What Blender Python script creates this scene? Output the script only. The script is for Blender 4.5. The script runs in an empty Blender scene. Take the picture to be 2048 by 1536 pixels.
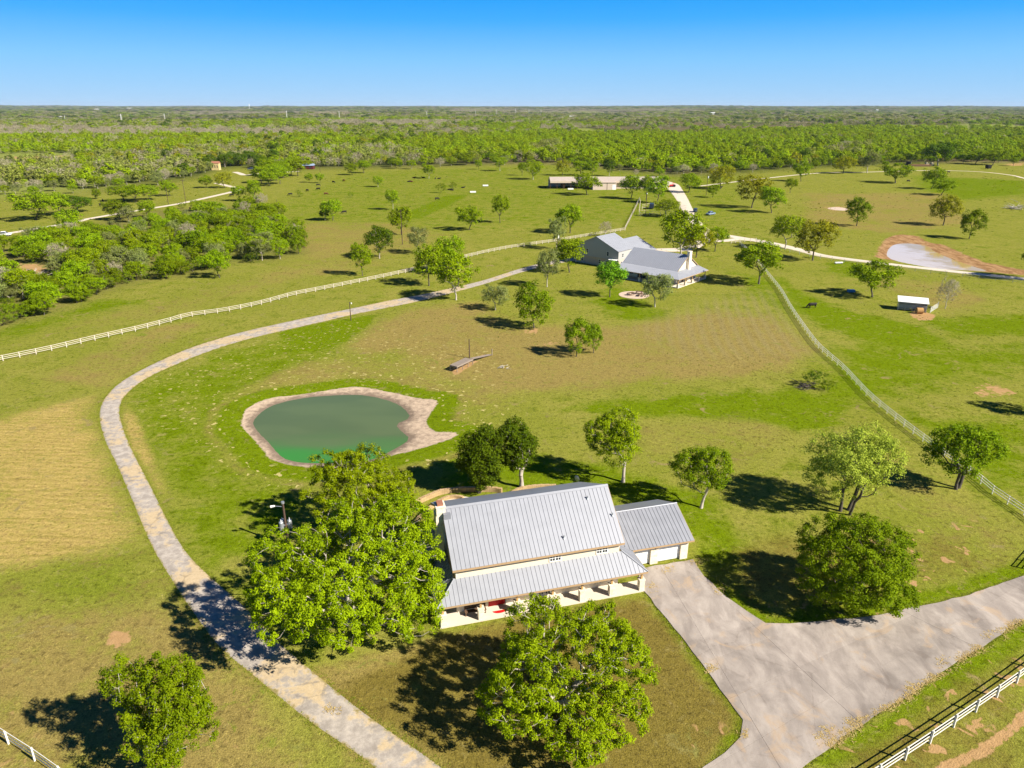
import bpy, bmesh, math, random
import numpy as np
from mathutils import Vector, Matrix

# ------------------------------------------------------------------ camera, sky, sun, exposure
S = bpy.context.scene
C = S.collection
F, CX, CY, CAMH = 1420.0, 1024.0, 768.0, 50.0
PITCH = math.atan(556.0 / F)
cam_d = bpy.data.cameras.new('camera')
cam = bpy.data.objects.new('camera', cam_d)
C.objects.link(cam)
cam.location = (0, 0, CAMH)
cam.rotation_euler = (math.pi / 2 - PITCH, 0, 0)
cam_d.sensor_width = 36.0
cam_d.lens = F / 2048.0 * 36.0
cam_d.clip_start = 0.5
cam_d.clip_end = 80000.0
S.camera = cam

SUN_AZ, SUN_EL = math.radians(-28.0), math.radians(37.0)      # azimuth from +X, counter-clockwise
sun_dir = Vector((math.cos(SUN_AZ) * math.cos(SUN_EL), math.sin(SUN_AZ) * math.cos(SUN_EL), math.sin(SUN_EL)))
sd = bpy.data.lights.new('sun', 'SUN')
sd.energy = 5.0
sd.angle = math.radians(0.5)
sd.color = (1.0, 0.93, 0.80)
sun = bpy.data.objects.new('sun', sd)
C.objects.link(sun)
sun.rotation_euler = sun_dir.to_track_quat('Z', 'Y').to_euler()
sun.location = (60, -30, 80)

W = bpy.data.worlds.new('World')
S.world = W
W.use_nodes = True
wt = W.node_tree
bg = wt.nodes['Background']
sky = wt.nodes.new('ShaderNodeTexSky')
sky.sky_type = 'NISHITA'
sky.sun_disc = False
sky.sun_elevation = SUN_EL
sky.sun_rotation = math.pi / 2 - SUN_AZ
sky.altitude = 150
sky.air_density = 1.0
sky.dust_density = 0.0
sky.ozone_density = 3.0
# the clear air of the photograph: pale blue on the horizon, deepening quickly, unseen upper sky darkened to cut fill light
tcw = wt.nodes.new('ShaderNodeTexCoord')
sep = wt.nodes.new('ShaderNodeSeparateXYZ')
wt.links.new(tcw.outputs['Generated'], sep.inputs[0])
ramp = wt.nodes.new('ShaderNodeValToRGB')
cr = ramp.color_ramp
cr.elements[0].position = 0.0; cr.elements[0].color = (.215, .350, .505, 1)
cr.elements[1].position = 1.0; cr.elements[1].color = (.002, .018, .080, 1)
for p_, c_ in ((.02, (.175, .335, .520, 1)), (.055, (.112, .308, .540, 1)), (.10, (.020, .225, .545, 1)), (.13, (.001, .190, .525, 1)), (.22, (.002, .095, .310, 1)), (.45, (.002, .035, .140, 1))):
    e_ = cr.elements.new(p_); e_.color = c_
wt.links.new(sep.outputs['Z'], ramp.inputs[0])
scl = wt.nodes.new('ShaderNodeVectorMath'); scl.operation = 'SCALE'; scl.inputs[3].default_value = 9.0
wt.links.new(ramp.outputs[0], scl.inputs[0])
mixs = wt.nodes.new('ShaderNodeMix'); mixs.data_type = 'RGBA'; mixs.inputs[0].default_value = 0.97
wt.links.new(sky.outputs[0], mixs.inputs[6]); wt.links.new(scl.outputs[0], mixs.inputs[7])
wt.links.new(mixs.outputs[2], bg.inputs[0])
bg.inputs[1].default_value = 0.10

S.view_settings.view_transform = 'Standard'
S.view_settings.look = 'None'
S.view_settings.exposure = 1.05
S.view_settings.gamma = 1.0
S.view_settings.use_curve_mapping = False
S.render.engine = 'CYCLES'
S.cycles.use_denoising = True
S.cycles.max_bounces = 6
S.cycles.diffuse_bounces = 3
S.cycles.transmission_bounces = 4
S.cycles.transparent_max_bounces = 6

# ------------------------------------------------------------------ ground shape and pixel -> ground point
def ray(px, py):
    x = (px - CX) / F
    y = -(py - CY) / F
    return (x, math.cos(PITCH) + y * math.sin(PITCH), -math.sin(PITCH) + y * math.cos(PITCH))

def atz(px, py, z=0.0):
    d = ray(px, py)
    t = (z - CAMH) / d[2]
    return (d[0] * t, d[1] * t)

def inpoly(X, Y, P):
    X = np.asarray(X, float); Y = np.asarray(Y, float)
    ins = np.zeros(X.shape, bool)
    n = len(P)
    for i in range(n):
        x1, y1 = P[i]; x2, y2 = P[(i + 1) % n]
        if y1 == y2: continue
        c = ((y1 > Y) != (y2 > Y)) & (X < (x2 - x1) * (Y - y1) / (y2 - y1) + x1)
        ins ^= c
    return ins

def dseg(X, Y, P, closed=False):
    X = np.asarray(X, float); Y = np.asarray(Y, float)
    best = np.full(X.shape, 1e9)
    n = len(P)
    for i in range(n if closed else n - 1):
        x1, y1 = P[i]; x2, y2 = P[(i + 1) % n]
        dx, dy = x2 - x1, y2 - y1
        L = dx * dx + dy * dy + 1e-12
        t = np.clip(((X - x1) * dx + (Y - y1) * dy) / L, 0, 1)
        best = np.minimum(best, np.hypot(X - x1 - t * dx, Y - y1 - t * dy))
    return best

def sdf(X, Y, P):
    d = dseg(X, Y, P, True)
    return np.where(inpoly(X, Y, P), -d, d)

def smooth_poly(P, n=4):
    P = np.array(P, float); N = len(P); out = []
    for i in range(N):
        a, b, c, d = P[i - 1], P[i], P[(i + 1) % N], P[(i + 2) % N]
        for k in range(n):
            t = k / n
            out.append(0.5 * ((2 * b) + (-a + c) * t + (2 * a - 5 * b + 4 * c - d) * t * t + (-a + 3 * b - 3 * c + d) * t ** 3))
    return [tuple(p) for p in out]

def z8(x, y): return (400 + x / 3.413, 700 + y / 3.413)
def z7(x, y): return (1480 + x / 3.606, 430 + y / 3.606)
P1_LEVEL, P2_LEVEL = -0.45, -0.16
POND1 = smooth_poly([atz(*z8(*p), P1_LEVEL) for p in [(365, 490), (440, 410), (540, 365), (700, 330), (880, 312), (1060, 308), (1150, 315), (1280, 345),
        (1370, 385), (1420, 435), (1430, 460), (1395, 482), (1345, 500), (1342, 522), (1380, 562), (1425, 602), (1395, 635), (1300, 690), (1200, 738),
        (1070, 765), (870, 772), (680, 765), (580, 740), (520, 690), (470, 630), (400, 560)]])
MUD1 = smooth_poly([atz(*z8(*p), -0.2) for p in [(285, 490), (320, 400), (480, 330), (700, 300), (980, 260), (1130, 258), (1350, 300), (1500, 335), (1620, 350),
        (1600, 400), (1545, 490), (1600, 560), (1740, 570), (1745, 600), (1600, 650), (1450, 690), (1300, 720), (1100, 780), (960, 800), (850, 808),
        (640, 785), (480, 740), (430, 680), (350, 590), (290, 530)]])
POND2 = smooth_poly([atz(*z7(*p), P2_LEVEL) for p in [(1070, 290), (1090, 240), (1130, 214), (1220, 207), (1340, 226), (1400, 265), (1500, 310), (1640, 360), (1770, 402),
        (1650, 397), (1440, 386), (1250, 354), (1120, 325)]])
MUD2 = smooth_poly([atz(*z7(*p), -0.1) for p in [(960, 300), (1010, 200), (1060, 155), (1150, 140), (1300, 155), (1370, 195), (1500, 222), (1640, 285), (1800, 345), (2048, 395), (2150, 430), (2048, 440),
        (1800, 418), (1500, 388), (1250, 352), (1060, 325)]])

P2X = float(np.mean([p[0] for p in POND2])) - .15 * float(np.mean([p[1] for p in POND2]))
_r = np.random.RandomState(5)
_W = [(_r.uniform(-1, 1), _r.uniform(-1, 1), _r.uniform(0, 6.28)) for _ in range(10)]
def hills(X, Y):
    s = 0
    for k, (a, b, p) in enumerate(_W):
        f = 0.0012 * (1.35 ** k)
        s = s + np.sin((a * X + b * 1.6 * Y) * f * 2 + p) / (1.25 ** k)
    return s / 3.0

def zpond(d):
    out = -0.45 * np.clip(1 - d / 7.0, 0, 1) ** 2
    return np.where(d < 0, -0.45 - 0.16 * np.minimum(-d, 5), out)

def ground_z(X, Y):
    X = np.asarray(X, float); Y = np.asarray(Y, float)
    z = np.zeros(np.broadcast(X, Y).shape)
    A = np.clip((Y - 700) / 2300, 0, 1)
    z = z + A * 12 * hills(X, Y) - A * 3
    far = np.clip((Y - 6000) / 9000, 0, 1)
    z = z + far * (34 + 26 * hills(X * 0.35 + 3000, Y * 0.15))
    return z

def full_z(X, Y):
    z = ground_z(X, Y)
    X = np.asarray(X, float); Y = np.asarray(Y, float)
    z = z + zpond(sdf(X, Y, POND1)) + zpond(sdf(X, Y, POND2) * 0.8) * .4
    return z

def gz(x, y): return float(ground_z(np.array([x]), np.array([y]))[0])

def at(px, py):
    z = 0.0
    for _ in range(8):
        x, y = atz(px, py, z)
        if y > 650: z = 0.5 * z + 0.5 * gz(x, y)
        else: break
    return (x, y, z if y > 650 else 0.0)

def height_at(base, toppy):
    """real height of an upright thing standing at base whose top is seen at image row toppy"""
    x, y, z0 = base
    d = ray(CX, toppy)
    return CAMH + d[2] * (y / d[1]) - z0

def mpp(base):
    """metres per photo pixel across the view at a ground point"""
    x, y, z = base
    return (y * math.cos(PITCH) + (CAMH - z) * math.sin(PITCH)) / F

# ------------------------------------------------------------------ materials
class NT:
    def __init__(s, name):
        s.m = bpy.data.materials.new(name); s.m.use_nodes = True
        s.t = s.m.node_tree; s.b = s.t.nodes['Principled BSDF']; s.o = s.t.nodes['Material Output']
        s.b.inputs['Specular IOR Level'].default_value = 0.25
        s._c = None
    def link(s, a, b): s.t.links.new(a, b)
    def put(s, sock, v):
        if isinstance(v, bpy.types.NodeSocket): s.link(v, sock)
        elif isinstance(v, (tuple, list)) and len(v) == 3 and sock.type == 'RGBA': sock.default_value = (*v, 1)
        else: sock.default_value = v
    def pos(s):
        if s._c is None: s._c = s.t.nodes.new('ShaderNodeTexCoord')
        return s._c.outputs['Object']
    def noise(s, scale, detail=3, rough=0.55, vec=None, dist=0.0, out=0):
        n = s.t.nodes.new('ShaderNodeTexNoise')
        n.inputs['Scale'].default_value = scale; n.inputs['Detail'].default_value = detail
        n.inputs['Roughness'].default_value = rough; n.inputs['Distortion'].default_value = dist
        s.link(vec if vec is not None else s.pos(), n.inputs['Vector'])
        return n.outputs[out]
    def map(s, scale=(1, 1, 1), rot=(0, 0, 0), vec=None):
        n = s.t.nodes.new('ShaderNodeMapping'); n.inputs['Scale'].default_value = scale; n.inputs['Rotation'].default_value = rot
        s.link(vec if vec is not None else s.pos(), n.inputs['Vector']); return n.outputs[0]
    def math(s, op, a, b=0.0, c=None, clamp=False):
        n = s.t.nodes.new('ShaderNodeMath'); n.operation = op; n.use_clamp = clamp
        s.put(n.inputs[0], a); s.put(n.inputs[1], b)
        if c is not None: s.put(n.inputs[2], c)
        return n.outputs[0]
    def step(s, v, lo, hi):
        n = s.t.nodes.new('ShaderNodeMapRange'); n.interpolation_type = 'SMOOTHSTEP'
        s.put(n.inputs[0], v); n.inputs[1].default_value = lo; n.inputs[2].default_value = hi
        return n.outputs[0]
    def mix(s, f, a, b, blend='MIX'):
        n = s.t.nodes.new('ShaderNodeMix'); n.data_type = 'RGBA'; n.blend_type = blend
        s.put(n.inputs[0], f); s.put(n.inputs[6], a); s.put(n.inputs[7], b)
        return n.outputs[2]
    def attr(s, name, out='Fac', typ='GEOMETRY'):
        n = s.t.nodes.new('ShaderNodeAttribute'); n.attribute_name = name; n.attribute_type = typ
        return n.outputs[out]
    def scalec(s, c, f):
        n = s.t.nodes.new('ShaderNodeVectorMath'); n.operation = 'SCALE'
        s.put(n.inputs[0], c); s.put(n.inputs[3], f); return n.outputs[0]
    def bump(s, h, strength=0.5, dist=0.05):
        n = s.t.nodes.new('ShaderNodeBump'); n.inputs['Strength'].default_value = strength; n.inputs['Distance'].default_value = dist
        s.link(h, n.inputs['Height']); s.link(n.outputs[0], s.b.inputs['Normal'])
    def col(s, v): s.put(s.b.inputs['Base Color'], v)
    def rough(s, v): s.put(s.b.inputs['Roughness'], v)

def plain(name, col, rough=0.7, metal=0.0, var=0.25, scale=2.0):
    n = NT(name)
    v = n.noise(scale, 4)
    n.col(n.mix(v, tuple(c * (1 - var) for c in col), tuple(min(1, c * (1 + var)) for c in col)))
    n.rough(rough); n.b.inputs['Metallic'].default_value = metal
    return n.m

M = {}
def ground_mat():
    n = NT('pasture_ground')
    A = n.attr
    nf, n1, n2, n3, n4 = n.noise(7.0, 3), n.noise(1.1, 4, .65), n.noise(.22, 4), n.noise(.05, 4), n.noise(.012, 3)
    def jit(a, k2=.6, k1=.4, k3=.25):
        v = n.math('MULTIPLY_ADD', n.math('SUBTRACT', n2, .5), k2, a)
        v = n.math('MULTIPLY_ADD', n.math('SUBTRACT', n1, .5), k1, v)
        return n.math('MULTIPLY_ADD', n.math('SUBTRACT', n3, .5), k3, v)
    c = n.mix(n.step(n3, .35, .65), (.182, .196, .026), (.226, .216, .042))
    c = n.mix(n.step(jit(A('lush'), 1.2, .7, .9), .2, .85), c, (.120, .170, .004))
    c = n.mix(n.step(jit(A('dry'), 1.1, .8, .9), .25, .9), c, (.238, .185, .055))
    c = n.mix(n.step(jit(A('turf'), .7, .5, .4), .25, .85), c, n.mix(n1, (.120, .098, .016), (.205, .158, .040)))
    # mown rows
    rows = n.math('SINE', n.math('MULTIPLY', n.math('ADD', A('phase'), n.math('MULTIPLY', n.noise(.35, 4), 2.6)), 5.5))
    rows = n.math('MULTIPLY_ADD', rows, .10, .5)
    st_ = n.noise(1.0, 4, .7, n.map((.10, 1.5, 1), (0, 0, -.35)))
    straw = n.mix(n.step(n.math('ADD', n.math('MULTIPLY', n1, .9), n.math('MULTIPLY', n.math('ADD', rows, n.math('MULTIPLY', n.math('SUBTRACT', st_, .5), 1.8)), .6)), .35, 1.05), (.235, .190, .045), (.43, .315, .105))
    c = n.mix(n.step(jit(A('straw'), 1.0, .8, .8), .3, 1.1), c, straw)
    mow = n.math('SINE', n.math('MULTIPLY', A('mowphase'), 2.4))
    c = n.mix(n.math('MULTIPLY', A('mow'), n.math('MULTIPLY_ADD', mow, .18, .2)), c, (.24, .20, .095))
    # woodland floor and far country
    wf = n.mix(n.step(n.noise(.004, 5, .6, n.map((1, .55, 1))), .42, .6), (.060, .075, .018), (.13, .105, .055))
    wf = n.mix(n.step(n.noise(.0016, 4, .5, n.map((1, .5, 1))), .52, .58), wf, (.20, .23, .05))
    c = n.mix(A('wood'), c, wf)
    # clumps and blades
    c = n.mix(n.step(n1, .50, .70), c, n.scalec(c, .62))
    c = n.mix(n.step(n2, .55, .72), c, n.scalec(c, .86))
    c = n.mix(n.step(n.noise(.5, 4, .65, None, .8), .60, .74), c, n.mix(.5, c, (.30, .25, .09)))
    g26 = n.noise(2.6, 3, .7, None, .6)
    c = n.mix(n.step(g26, .54, .70), c, n.scalec(c, 1.35))
    c = n.mix(n.step(g26, .46, .32), c, n.scalec(c, .58))
    c = n.mix(n.step(n.noise(.33, 5, .7, None, 1.0), .57, .70), c, n.mix(n.step(n3, .4, .6), (.235, .185, .075), (.150, .185, .02)))
    c = n.scalec(c, n.math('MULTIPLY_ADD', nf, 1.5, .25))
    # pale bleached weeds
    spot = n.math('MULTIPLY', n.step(n.noise(.9, 2, .5, None, .3), .63, .68), A('weed'))
    c = n.mix(n.math('MULTIPLY', spot, .8), c, (.42, .36, .14))
    # bare orange soil
    soil = n.mix(n1, (.30, .175, .072), (.45, .29, .14))
    c = n.mix(n.step(jit(A('soil'), .9, .9, .2), .42, .6), c, soil)
    mound = n.math('MULTIPLY', n.step(n.noise(.55, 2, .5, None, .6), .61, .65), n.step(A('mound'), .1, .9))
    c = n.mix(mound, c, soil)
    # pond margins
    mud = n.mix(n.step(n.math('ADD', n1, n.math('MULTIPLY', A('wet'), -.5)), .1, .7), (.20, .15, .11), (.52, .40, .29))
    c = n.mix(n.step(n.math('MULTIPLY_ADD', n.math('SUBTRACT', n1, .5), 1.1, A('mud1')), .15, -.15), c, mud)
    red = n.mix(n.step(n.noise(.45, 4, .7, n.map((1, .35, 1), (0, 0, -.5)), .8), .38, .62), n.mix(n1, (.17, .088, .036), (.27, .15, .07)), n.mix(n1, (.30, .17, .075), (.43, .28, .145)))
    c = n.mix(n.step(n.math('MULTIPLY_ADD', n.math('SUBTRACT', n2, .5), 4.5, n.math('MULTIPLY_ADD', n.math('SUBTRACT', n1, .5), 3, n.math('ADD', A('mud2'), 1.0))), .7, -.7), c, red)
    n.col(c); n.rough(.9); n.b.inputs['Specular IOR Level'].default_value = .0
    n.bump(n.math('MULTIPLY_ADD', n1, .6, n.math('MULTIPLY', nf, .35)), .9, .22)
    return n.m
M['ground'] = ground_mat()

def leaf_mat(name, dark, light, trans=.24, var=.5):
    n = NT(name)
    g = n.t.nodes.new('ShaderNodeNewGeometry')
    oi = n.t.nodes.new('ShaderNodeObjectInfo')
    f = n.math('ADD', n.math('MULTIPLY', g.outputs['Random Per Island'], .45), n.math('MULTIPLY', n.attr('tone'), .55))
    c = n.mix(f, dark, light)
    h = n.t.nodes.new('ShaderNodeHueSaturation')
    n.put(h.inputs['Value'], n.math('MULTIPLY_ADD', oi.outputs['Random'], var * .6, 1 - var * .3))
    n.put(h.inputs['Hue'], n.math('MULTIPLY_ADD', oi.outputs['Random'], .018, .491))
    n.link(c, h.inputs['Color'])
    n.col(h.outputs[0]); n.rough(.6); n.b.inputs['Specular IOR Level'].default_value = .04
    tr = n.t.nodes.new('ShaderNodeBsdfTranslucent')
    n.link(n.mix(.5, h.outputs[0], n.scalec(h.outputs[0], 1.5)), tr.inputs[0])
    mx = n.t.nodes.new('ShaderNodeMixShader'); mx.inputs[0].default_value = trans
    n.link(n.b.outputs[0], mx.inputs[1]); n.link(tr.outputs[0], mx.inputs[2]); n.link(mx.outputs[0], n.o.inputs[0])
    return n.m
M['oak_leaf'] = leaf_mat('oak_leaf', (.118, .178, .001), (.31, .405, .004))
M['pecan_leaf'] = leaf_mat('pecan_leaf', (.085, .145, .001), (.225, .30, .004))
M['mesquite_leaf'] = leaf_mat('mesquite_leaf', (.118, .190, .001), (.285, .385, .005))
M['wood_leaf'] = leaf_mat('wood_leaf', (.160, .235, .001), (.36, .46, .006), .2)
M['wood_olive'] = leaf_mat('wood_olive', (.17, .20, .03), (.33, .36, .075), .2)
M['willow_leaf'] = leaf_mat('willow_leaf', (.21, .30, .020), (.52, .62, .08))
M['live_leaf'] = leaf_mat('live_oak_leaf', (.042, .085, .002), (.125, .19, .005))
M['olive_leaf'] = leaf_mat('olive_leaf', (.125, .155, .035), (.27, .30, .085))
M['gold_leaf'] = leaf_mat('new_gold_leaf', (.17, .185, .003), (.35, .35, .012))
M['twig_leaf'] = leaf_mat('grey_twigs', (.26, .225, .14), (.47, .42, .28), .2)
M['lollipop_leaf'] = leaf_mat('fresh_leaf', (.10, .25, .008), (.22, .43, .014))
def bark(name, a, b):
    n = NT(name); n.col(n.mix(n.noise(3, 5, .6, n.map((1, 1, .3))), a, b)); n.rough(.9); return n.m
M['bark'] = bark('grey_bark', (.26, .22, .18), (.52, .47, .40))
M['pale_bark'] = bark('pale_bark', (.30, .27, .22), (.52, .48, .41))
M['dark_bark'] = bark('dark_bark', (.055, .045, .035), (.13, .11, .085))

def metal_roof(name, base, rough, metal):
    n = NT(name)
    v = n.noise(.8, 4, .6, n.map((1, 1, 1)))
    n.col(n.mix(v, tuple(c * .86 for c in base), tuple(c * 1.08 for c in base)))
    n.rough(n.math('MULTIPLY_ADD', v, .2, rough)); n.b.inputs['Metallic'].default_value = metal
    return n.m
M['roof'] = metal_roof('galvanised_roof', (.28, .29, .325), .42, .3)
M['roof2'] = metal_roof('grey_metal_roof', (.39, .405, .45), .42, .3)
M['barn_roof'] = metal_roof('old_barn_roof', (.50, .42, .36), .5, .15)
M['white_metal'] = plain('white_metal', (.78, .78, .76), .45, 0, .05)
def stone_mat(name, a, b, joint, scale=1.6):
    n = NT(name)
    tc = n.t.nodes.new('ShaderNodeTexCoord')
    ms = n.map((1, 1, 1), (math.pi / 2, 0, 0), tc.outputs['Object'])
    br = n.t.nodes.new('ShaderNodeTexBrick'); n.link(ms, br.inputs['Vector'])
    br.inputs['Scale'].default_value = scale; br.inputs['Color1'].default_value = (*a, 1); br.inputs['Color2'].default_value = (*b, 1)
    br.inputs['Mortar'].default_value = (*joint, 1); br.inputs['Mortar Size'].default_value = .025
    br.inputs['Brick Width'].default_value = .75; br.inputs['Row Height'].default_value = .4
    v = n.noise(2.2, 5, .6)
    n.col(n.mix(n.step(v, .5, .8), br.outputs[0], n.mix(.5, br.outputs[0], (.50, .33, .14))))
    n.rough(.9); n.bump(br.outputs[1], .4, -.03)
    return n.m
M['limestone'] = stone_mat('limestone', (.78, .71, .59), (.68, .59, .46), (.72, .65, .54))
M['stucco'] = plain('cream_stucco', (.72, .63, .48), .9, 0, .06, .6)
M['white_paint'] = plain('white_paint', (.80, .80, .78), .5, 0, .04)
M['fence_white'] = plain('fence_white', (.70, .68, .62), .6, 0, .12, 1.5)
M['fence_cream'] = plain('fence_cream', (.62, .545, .46), .7, 0, .12, 1.5)
M['cedar'] = plain('cedar_post', (.44, .27, .11), .8, 0, .25, 5)
M['trim'] = plain('tan_trim', (.40, .27, .15), .7, 0, .1)
M['wood_dark'] = plain('weathered_brown_wood', (.13, .075, .045), .85, 0, .35, 6)
M['wood_grey'] = plain('weathered_grey_wood', (.27, .22, .18), .85, 0, .3, 4)
M['pole'] = plain('creosote_pole', (.085, .055, .04), .9, 0, .35, 4)
M['red'] = plain('red_paint', (.50, .012, .014), .45, 0, .1)
M['rust_red'] = plain('barn_red', (.42, .06, .035), .7, 0, .2)
M['black'] = plain('black_coat', (.012, .010, .010), .6, 0, .3)
M['brown_coat'] = plain('brown_coat', (.10, .032, .014), .6, 0, .3)
M['dark'] = plain('dark_void', (.015, .015, .018), .8)
M['tyre'] = plain('tyre', (.02, .02, .02), .9)
M['silver'] = plain('silver_blue_paint', (.28, .36, .47), .3, .4, .05)
M['navy'] = plain('dark_blue_paint', (.03, .045, .09), .3, .2, .05)
M['galv'] = plain('galvanised_steel', (.42, .45, .48), .45, .6, .1)
M['blue'] = plain('blue_plastic', (.06, .20, .42), .5, 0, .1)
M['concrete_pale'] = plain('pale_concrete', (.62, .54, .44), .9, 0, .08, 1.2)
M['patio'] = plain('patio_stone', (.52, .40, .31), .9, 0, .25, 1.5)
M['barn_wall'] = plain('beige_metal_siding', (.58, .47, .39), .7, 0, .06, .3)
M['siding'] = plain('grey_siding', (.40, .39, .38), .7, 0, .05, .4)
M['brick_tan'] = stone_mat('tan_brick', (.50, .41, .33), (.44, .35, .28), (.5, .43, .36), 3)
M['wall_tan'] = stone_mat('tan_wall_stone', (.47, .33, .18), (.39, .27, .14), (.33, .23, .12), 1.2)
M['hay'] = plain('hay', (.42, .24, .09), .95, 0, .35, 5)
M['bale'] = plain('pale_bale', (.55, .45, .28), .95, 0, .3, 4)
M['yellow'] = plain('yellow_wall', (.55, .43, .20), .8, 0, .1)
M['clay'] = plain('clay_roof', (.30, .13, .08), .8, 0, .2, 3)
M['blue_roof'] = plain('blue_metal_roof', (.30, .38, .55), .45, .2, .06)
gl = NT('window_glass'); gl.col((.03, .04, .05)); gl.rough(.08); gl.b.inputs['Specular IOR Level'].default_value = .6; M['glass'] = gl.m

def asphalt_mat():
    n = NT('worn_asphalt')
    n1, n2, nf = n.noise(.9, 5, .65), n.noise(.12, 4), n.noise(9, 3)
    c = n.mix(n.step(n1, .35, .7), (.30, .262, .225), (.47, .415, .355))
    pt_ = n.math('MULTIPLY_ADD', n.math('SUBTRACT', n1, .5), .55, n2)
    c = n.mix(n.math('MULTIPLY', n.step(pt_, .50, .60), .85), c, n.mix(n.noise(2.5, 3), (.40, .29, .15), (.56, .44, .27)))
    e = n.math('MULTIPLY_ADD', n.math('SUBTRACT', n1, .5), 1.3, n.attr('edge'))
    c = n.mix(n.step(e, .78, .98), c, n.mix(n1, (.40, .29, .14), (.17, .155, .05)))
    vo = n.t.nodes.new('ShaderNodeTexVoronoi'); vo.feature = 'DISTANCE_TO_EDGE'; vo.inputs['Scale'].default_value = .35
    n.link(n.noise(.5, 3, .5, None, 0, 1), vo.inputs['Vector']) if False else n.link(n.pos(), vo.inputs['Vector'])
    crack = n.step(n.math('MULTIPLY_ADD', n.math('SUBTRACT', n1, .5), .3, vo.outputs[0]), .03, .005)
    c = n.mix(n.math('MULTIPLY', n.math('MULTIPLY', crack, n.step(n2, .45, .6)), .28), c, (.10, .08, .05))
    n.col(n.scalec(c, n.math('MULTIPLY_ADD', nf, .5, .75))); n.rough(.9); n.bump(nf, .4, .02)
    return n.m
M['asphalt'] = asphalt_mat()
def concrete_mat():
    n = NT('stained_concrete')
    oi = n.t.nodes.new('ShaderNodeObjectInfo')
    n1, n2, nf = n.noise(.5, 6, .65, n.map((1, .45, 1), (0, 0, .5)), .5), n.noise(.10, 5, .6, None, .8), n.noise(11, 3)
    c = n.mix(n.step(n1, .3, .72), (.26, .222, .195), (.42, .365, .32))
    c = n.mix(n.step(n2, .45, .68), c, n.scalec(c, .72))
    c = n.mix(n.step(n.noise(.22, 5, .65, n.map((1, .3, 1), (0, 0, 1.05)), 1.2), .60, .70), c, n.scalec(c, 1.22))
    vo = n.t.nodes.new('ShaderNodeTexVoronoi'); vo.feature = 'DISTANCE_TO_EDGE'; vo.inputs['Scale'].default_value = .16; n.link(n.pos(), vo.inputs['Vector'])
    ck = n.step(n.math('MULTIPLY_ADD', n.math('SUBTRACT', n1, .5), .16, vo.outputs[0]), .012, .002)
    c = n.mix(n.math('MULTIPLY', n.math('MULTIPLY', ck, n.step(n2, .4, .55)), .22), c, (.13, .10, .08))
    c = n.mix(n.math('MULTIPLY', n.step(n.noise(.28, 4, .6, None, 1), .55, .68), .55), c, (.42, .30, .19))
    c = n.mix(n.step(n.attr('edge'), .3, 1.0) if False else 0.0, c, c)
    c = n.scalec(c, n.math('MULTIPLY_ADD', oi.outputs['Random'], .14, .93))
    n.col(n.scalec(c, n.math('MULTIPLY_ADD', nf, .24, .88))); n.rough(.85); n.bump(nf, .2, .01)
    return n.m
M['concrete'] = concrete_mat()
def caliche_mat():
    n = NT('white_caliche')
    n1 = n.noise(.4, 5, .6)
    c = n.mix(n1, (.50, .42, .33), (.68, .60, .49))
    e = n.math('MULTIPLY_ADD', n.math('SUBTRACT', n1, .5), .6, n.attr('edge'))
    c = n.mix(n.step(e, .75, 1.0), c, (.20, .19, .06))
    n.col(c); n.rough(.95); return n.m
M['caliche'] = caliche_mat()
def water1():
    n = NT('green_pond_water')
    g = n.t.nodes.new('ShaderNodeSeparateXYZ'); n.link(n.pos(), g.inputs[0])
    n2 = n.noise(.12, 3, .5, n.map((.5, 1.4, 1)))
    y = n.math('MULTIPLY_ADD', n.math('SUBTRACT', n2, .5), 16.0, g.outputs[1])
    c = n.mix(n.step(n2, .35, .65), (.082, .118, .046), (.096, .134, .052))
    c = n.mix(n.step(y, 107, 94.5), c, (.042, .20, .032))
    n.col(c); n.rough(.09); n.b.inputs['Specular IOR Level'].default_value = .30
    n.bump(n.noise(1.4, 2), .04, .02)
    return n.m
M['water1'] = water1()
n = NT('muddy_pond_water')
g_ = n.t.nodes.new('ShaderNodeSeparateXYZ'); n.link(n.pos(), g_.inputs[0])
nn_ = n.noise(.16, 4, .6)
c_ = n.step(n.math('MULTIPLY_ADD', n.math('SUBTRACT', nn_, .5), 30.0, n.math('MULTIPLY_ADD', g_.outputs[1], -.15, g_.outputs[0])), P2X - 5.0, P2X + 6.0)  # mud colour, with pale and tan halves painted in for its reflections
n.col(n.mix(c_, (.62, .51, .40), (.46, .33, .12))); n.rough(.04); n.b.inputs['Specular IOR Level'].default_value = .36
n.bump(n.noise(1.2, 2), .02, .02); M['water2'] = n.m

# ------------------------------------------------------------------ object helpers
def tag(o, label=None, cat=None, group=None, kind=None):
    if label: o['label'] = label
    if cat: o['category'] = cat
    if group: o['group'] = group
    if kind: o['kind'] = kind
    return o

def link(name, me, parent=None, mat=None):
    o = bpy.data.objects.new(name, me)
    C.objects.link(o)
    if parent is not None: o.parent = parent
    if mat is not None and me is not None and not me.materials: me.materials.append(M[mat] if isinstance(mat, str) else mat)
    return o

def empty(name, loc, rz=0.0, label=None, cat=None, group=None):
    o = bpy.data.objects.new(name, None); C.objects.link(o)
    o.empty_display_size = .2
    o.location = loc; o.rotation_euler = (0, 0, rz)
    return tag(o, label, cat, group)

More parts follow.
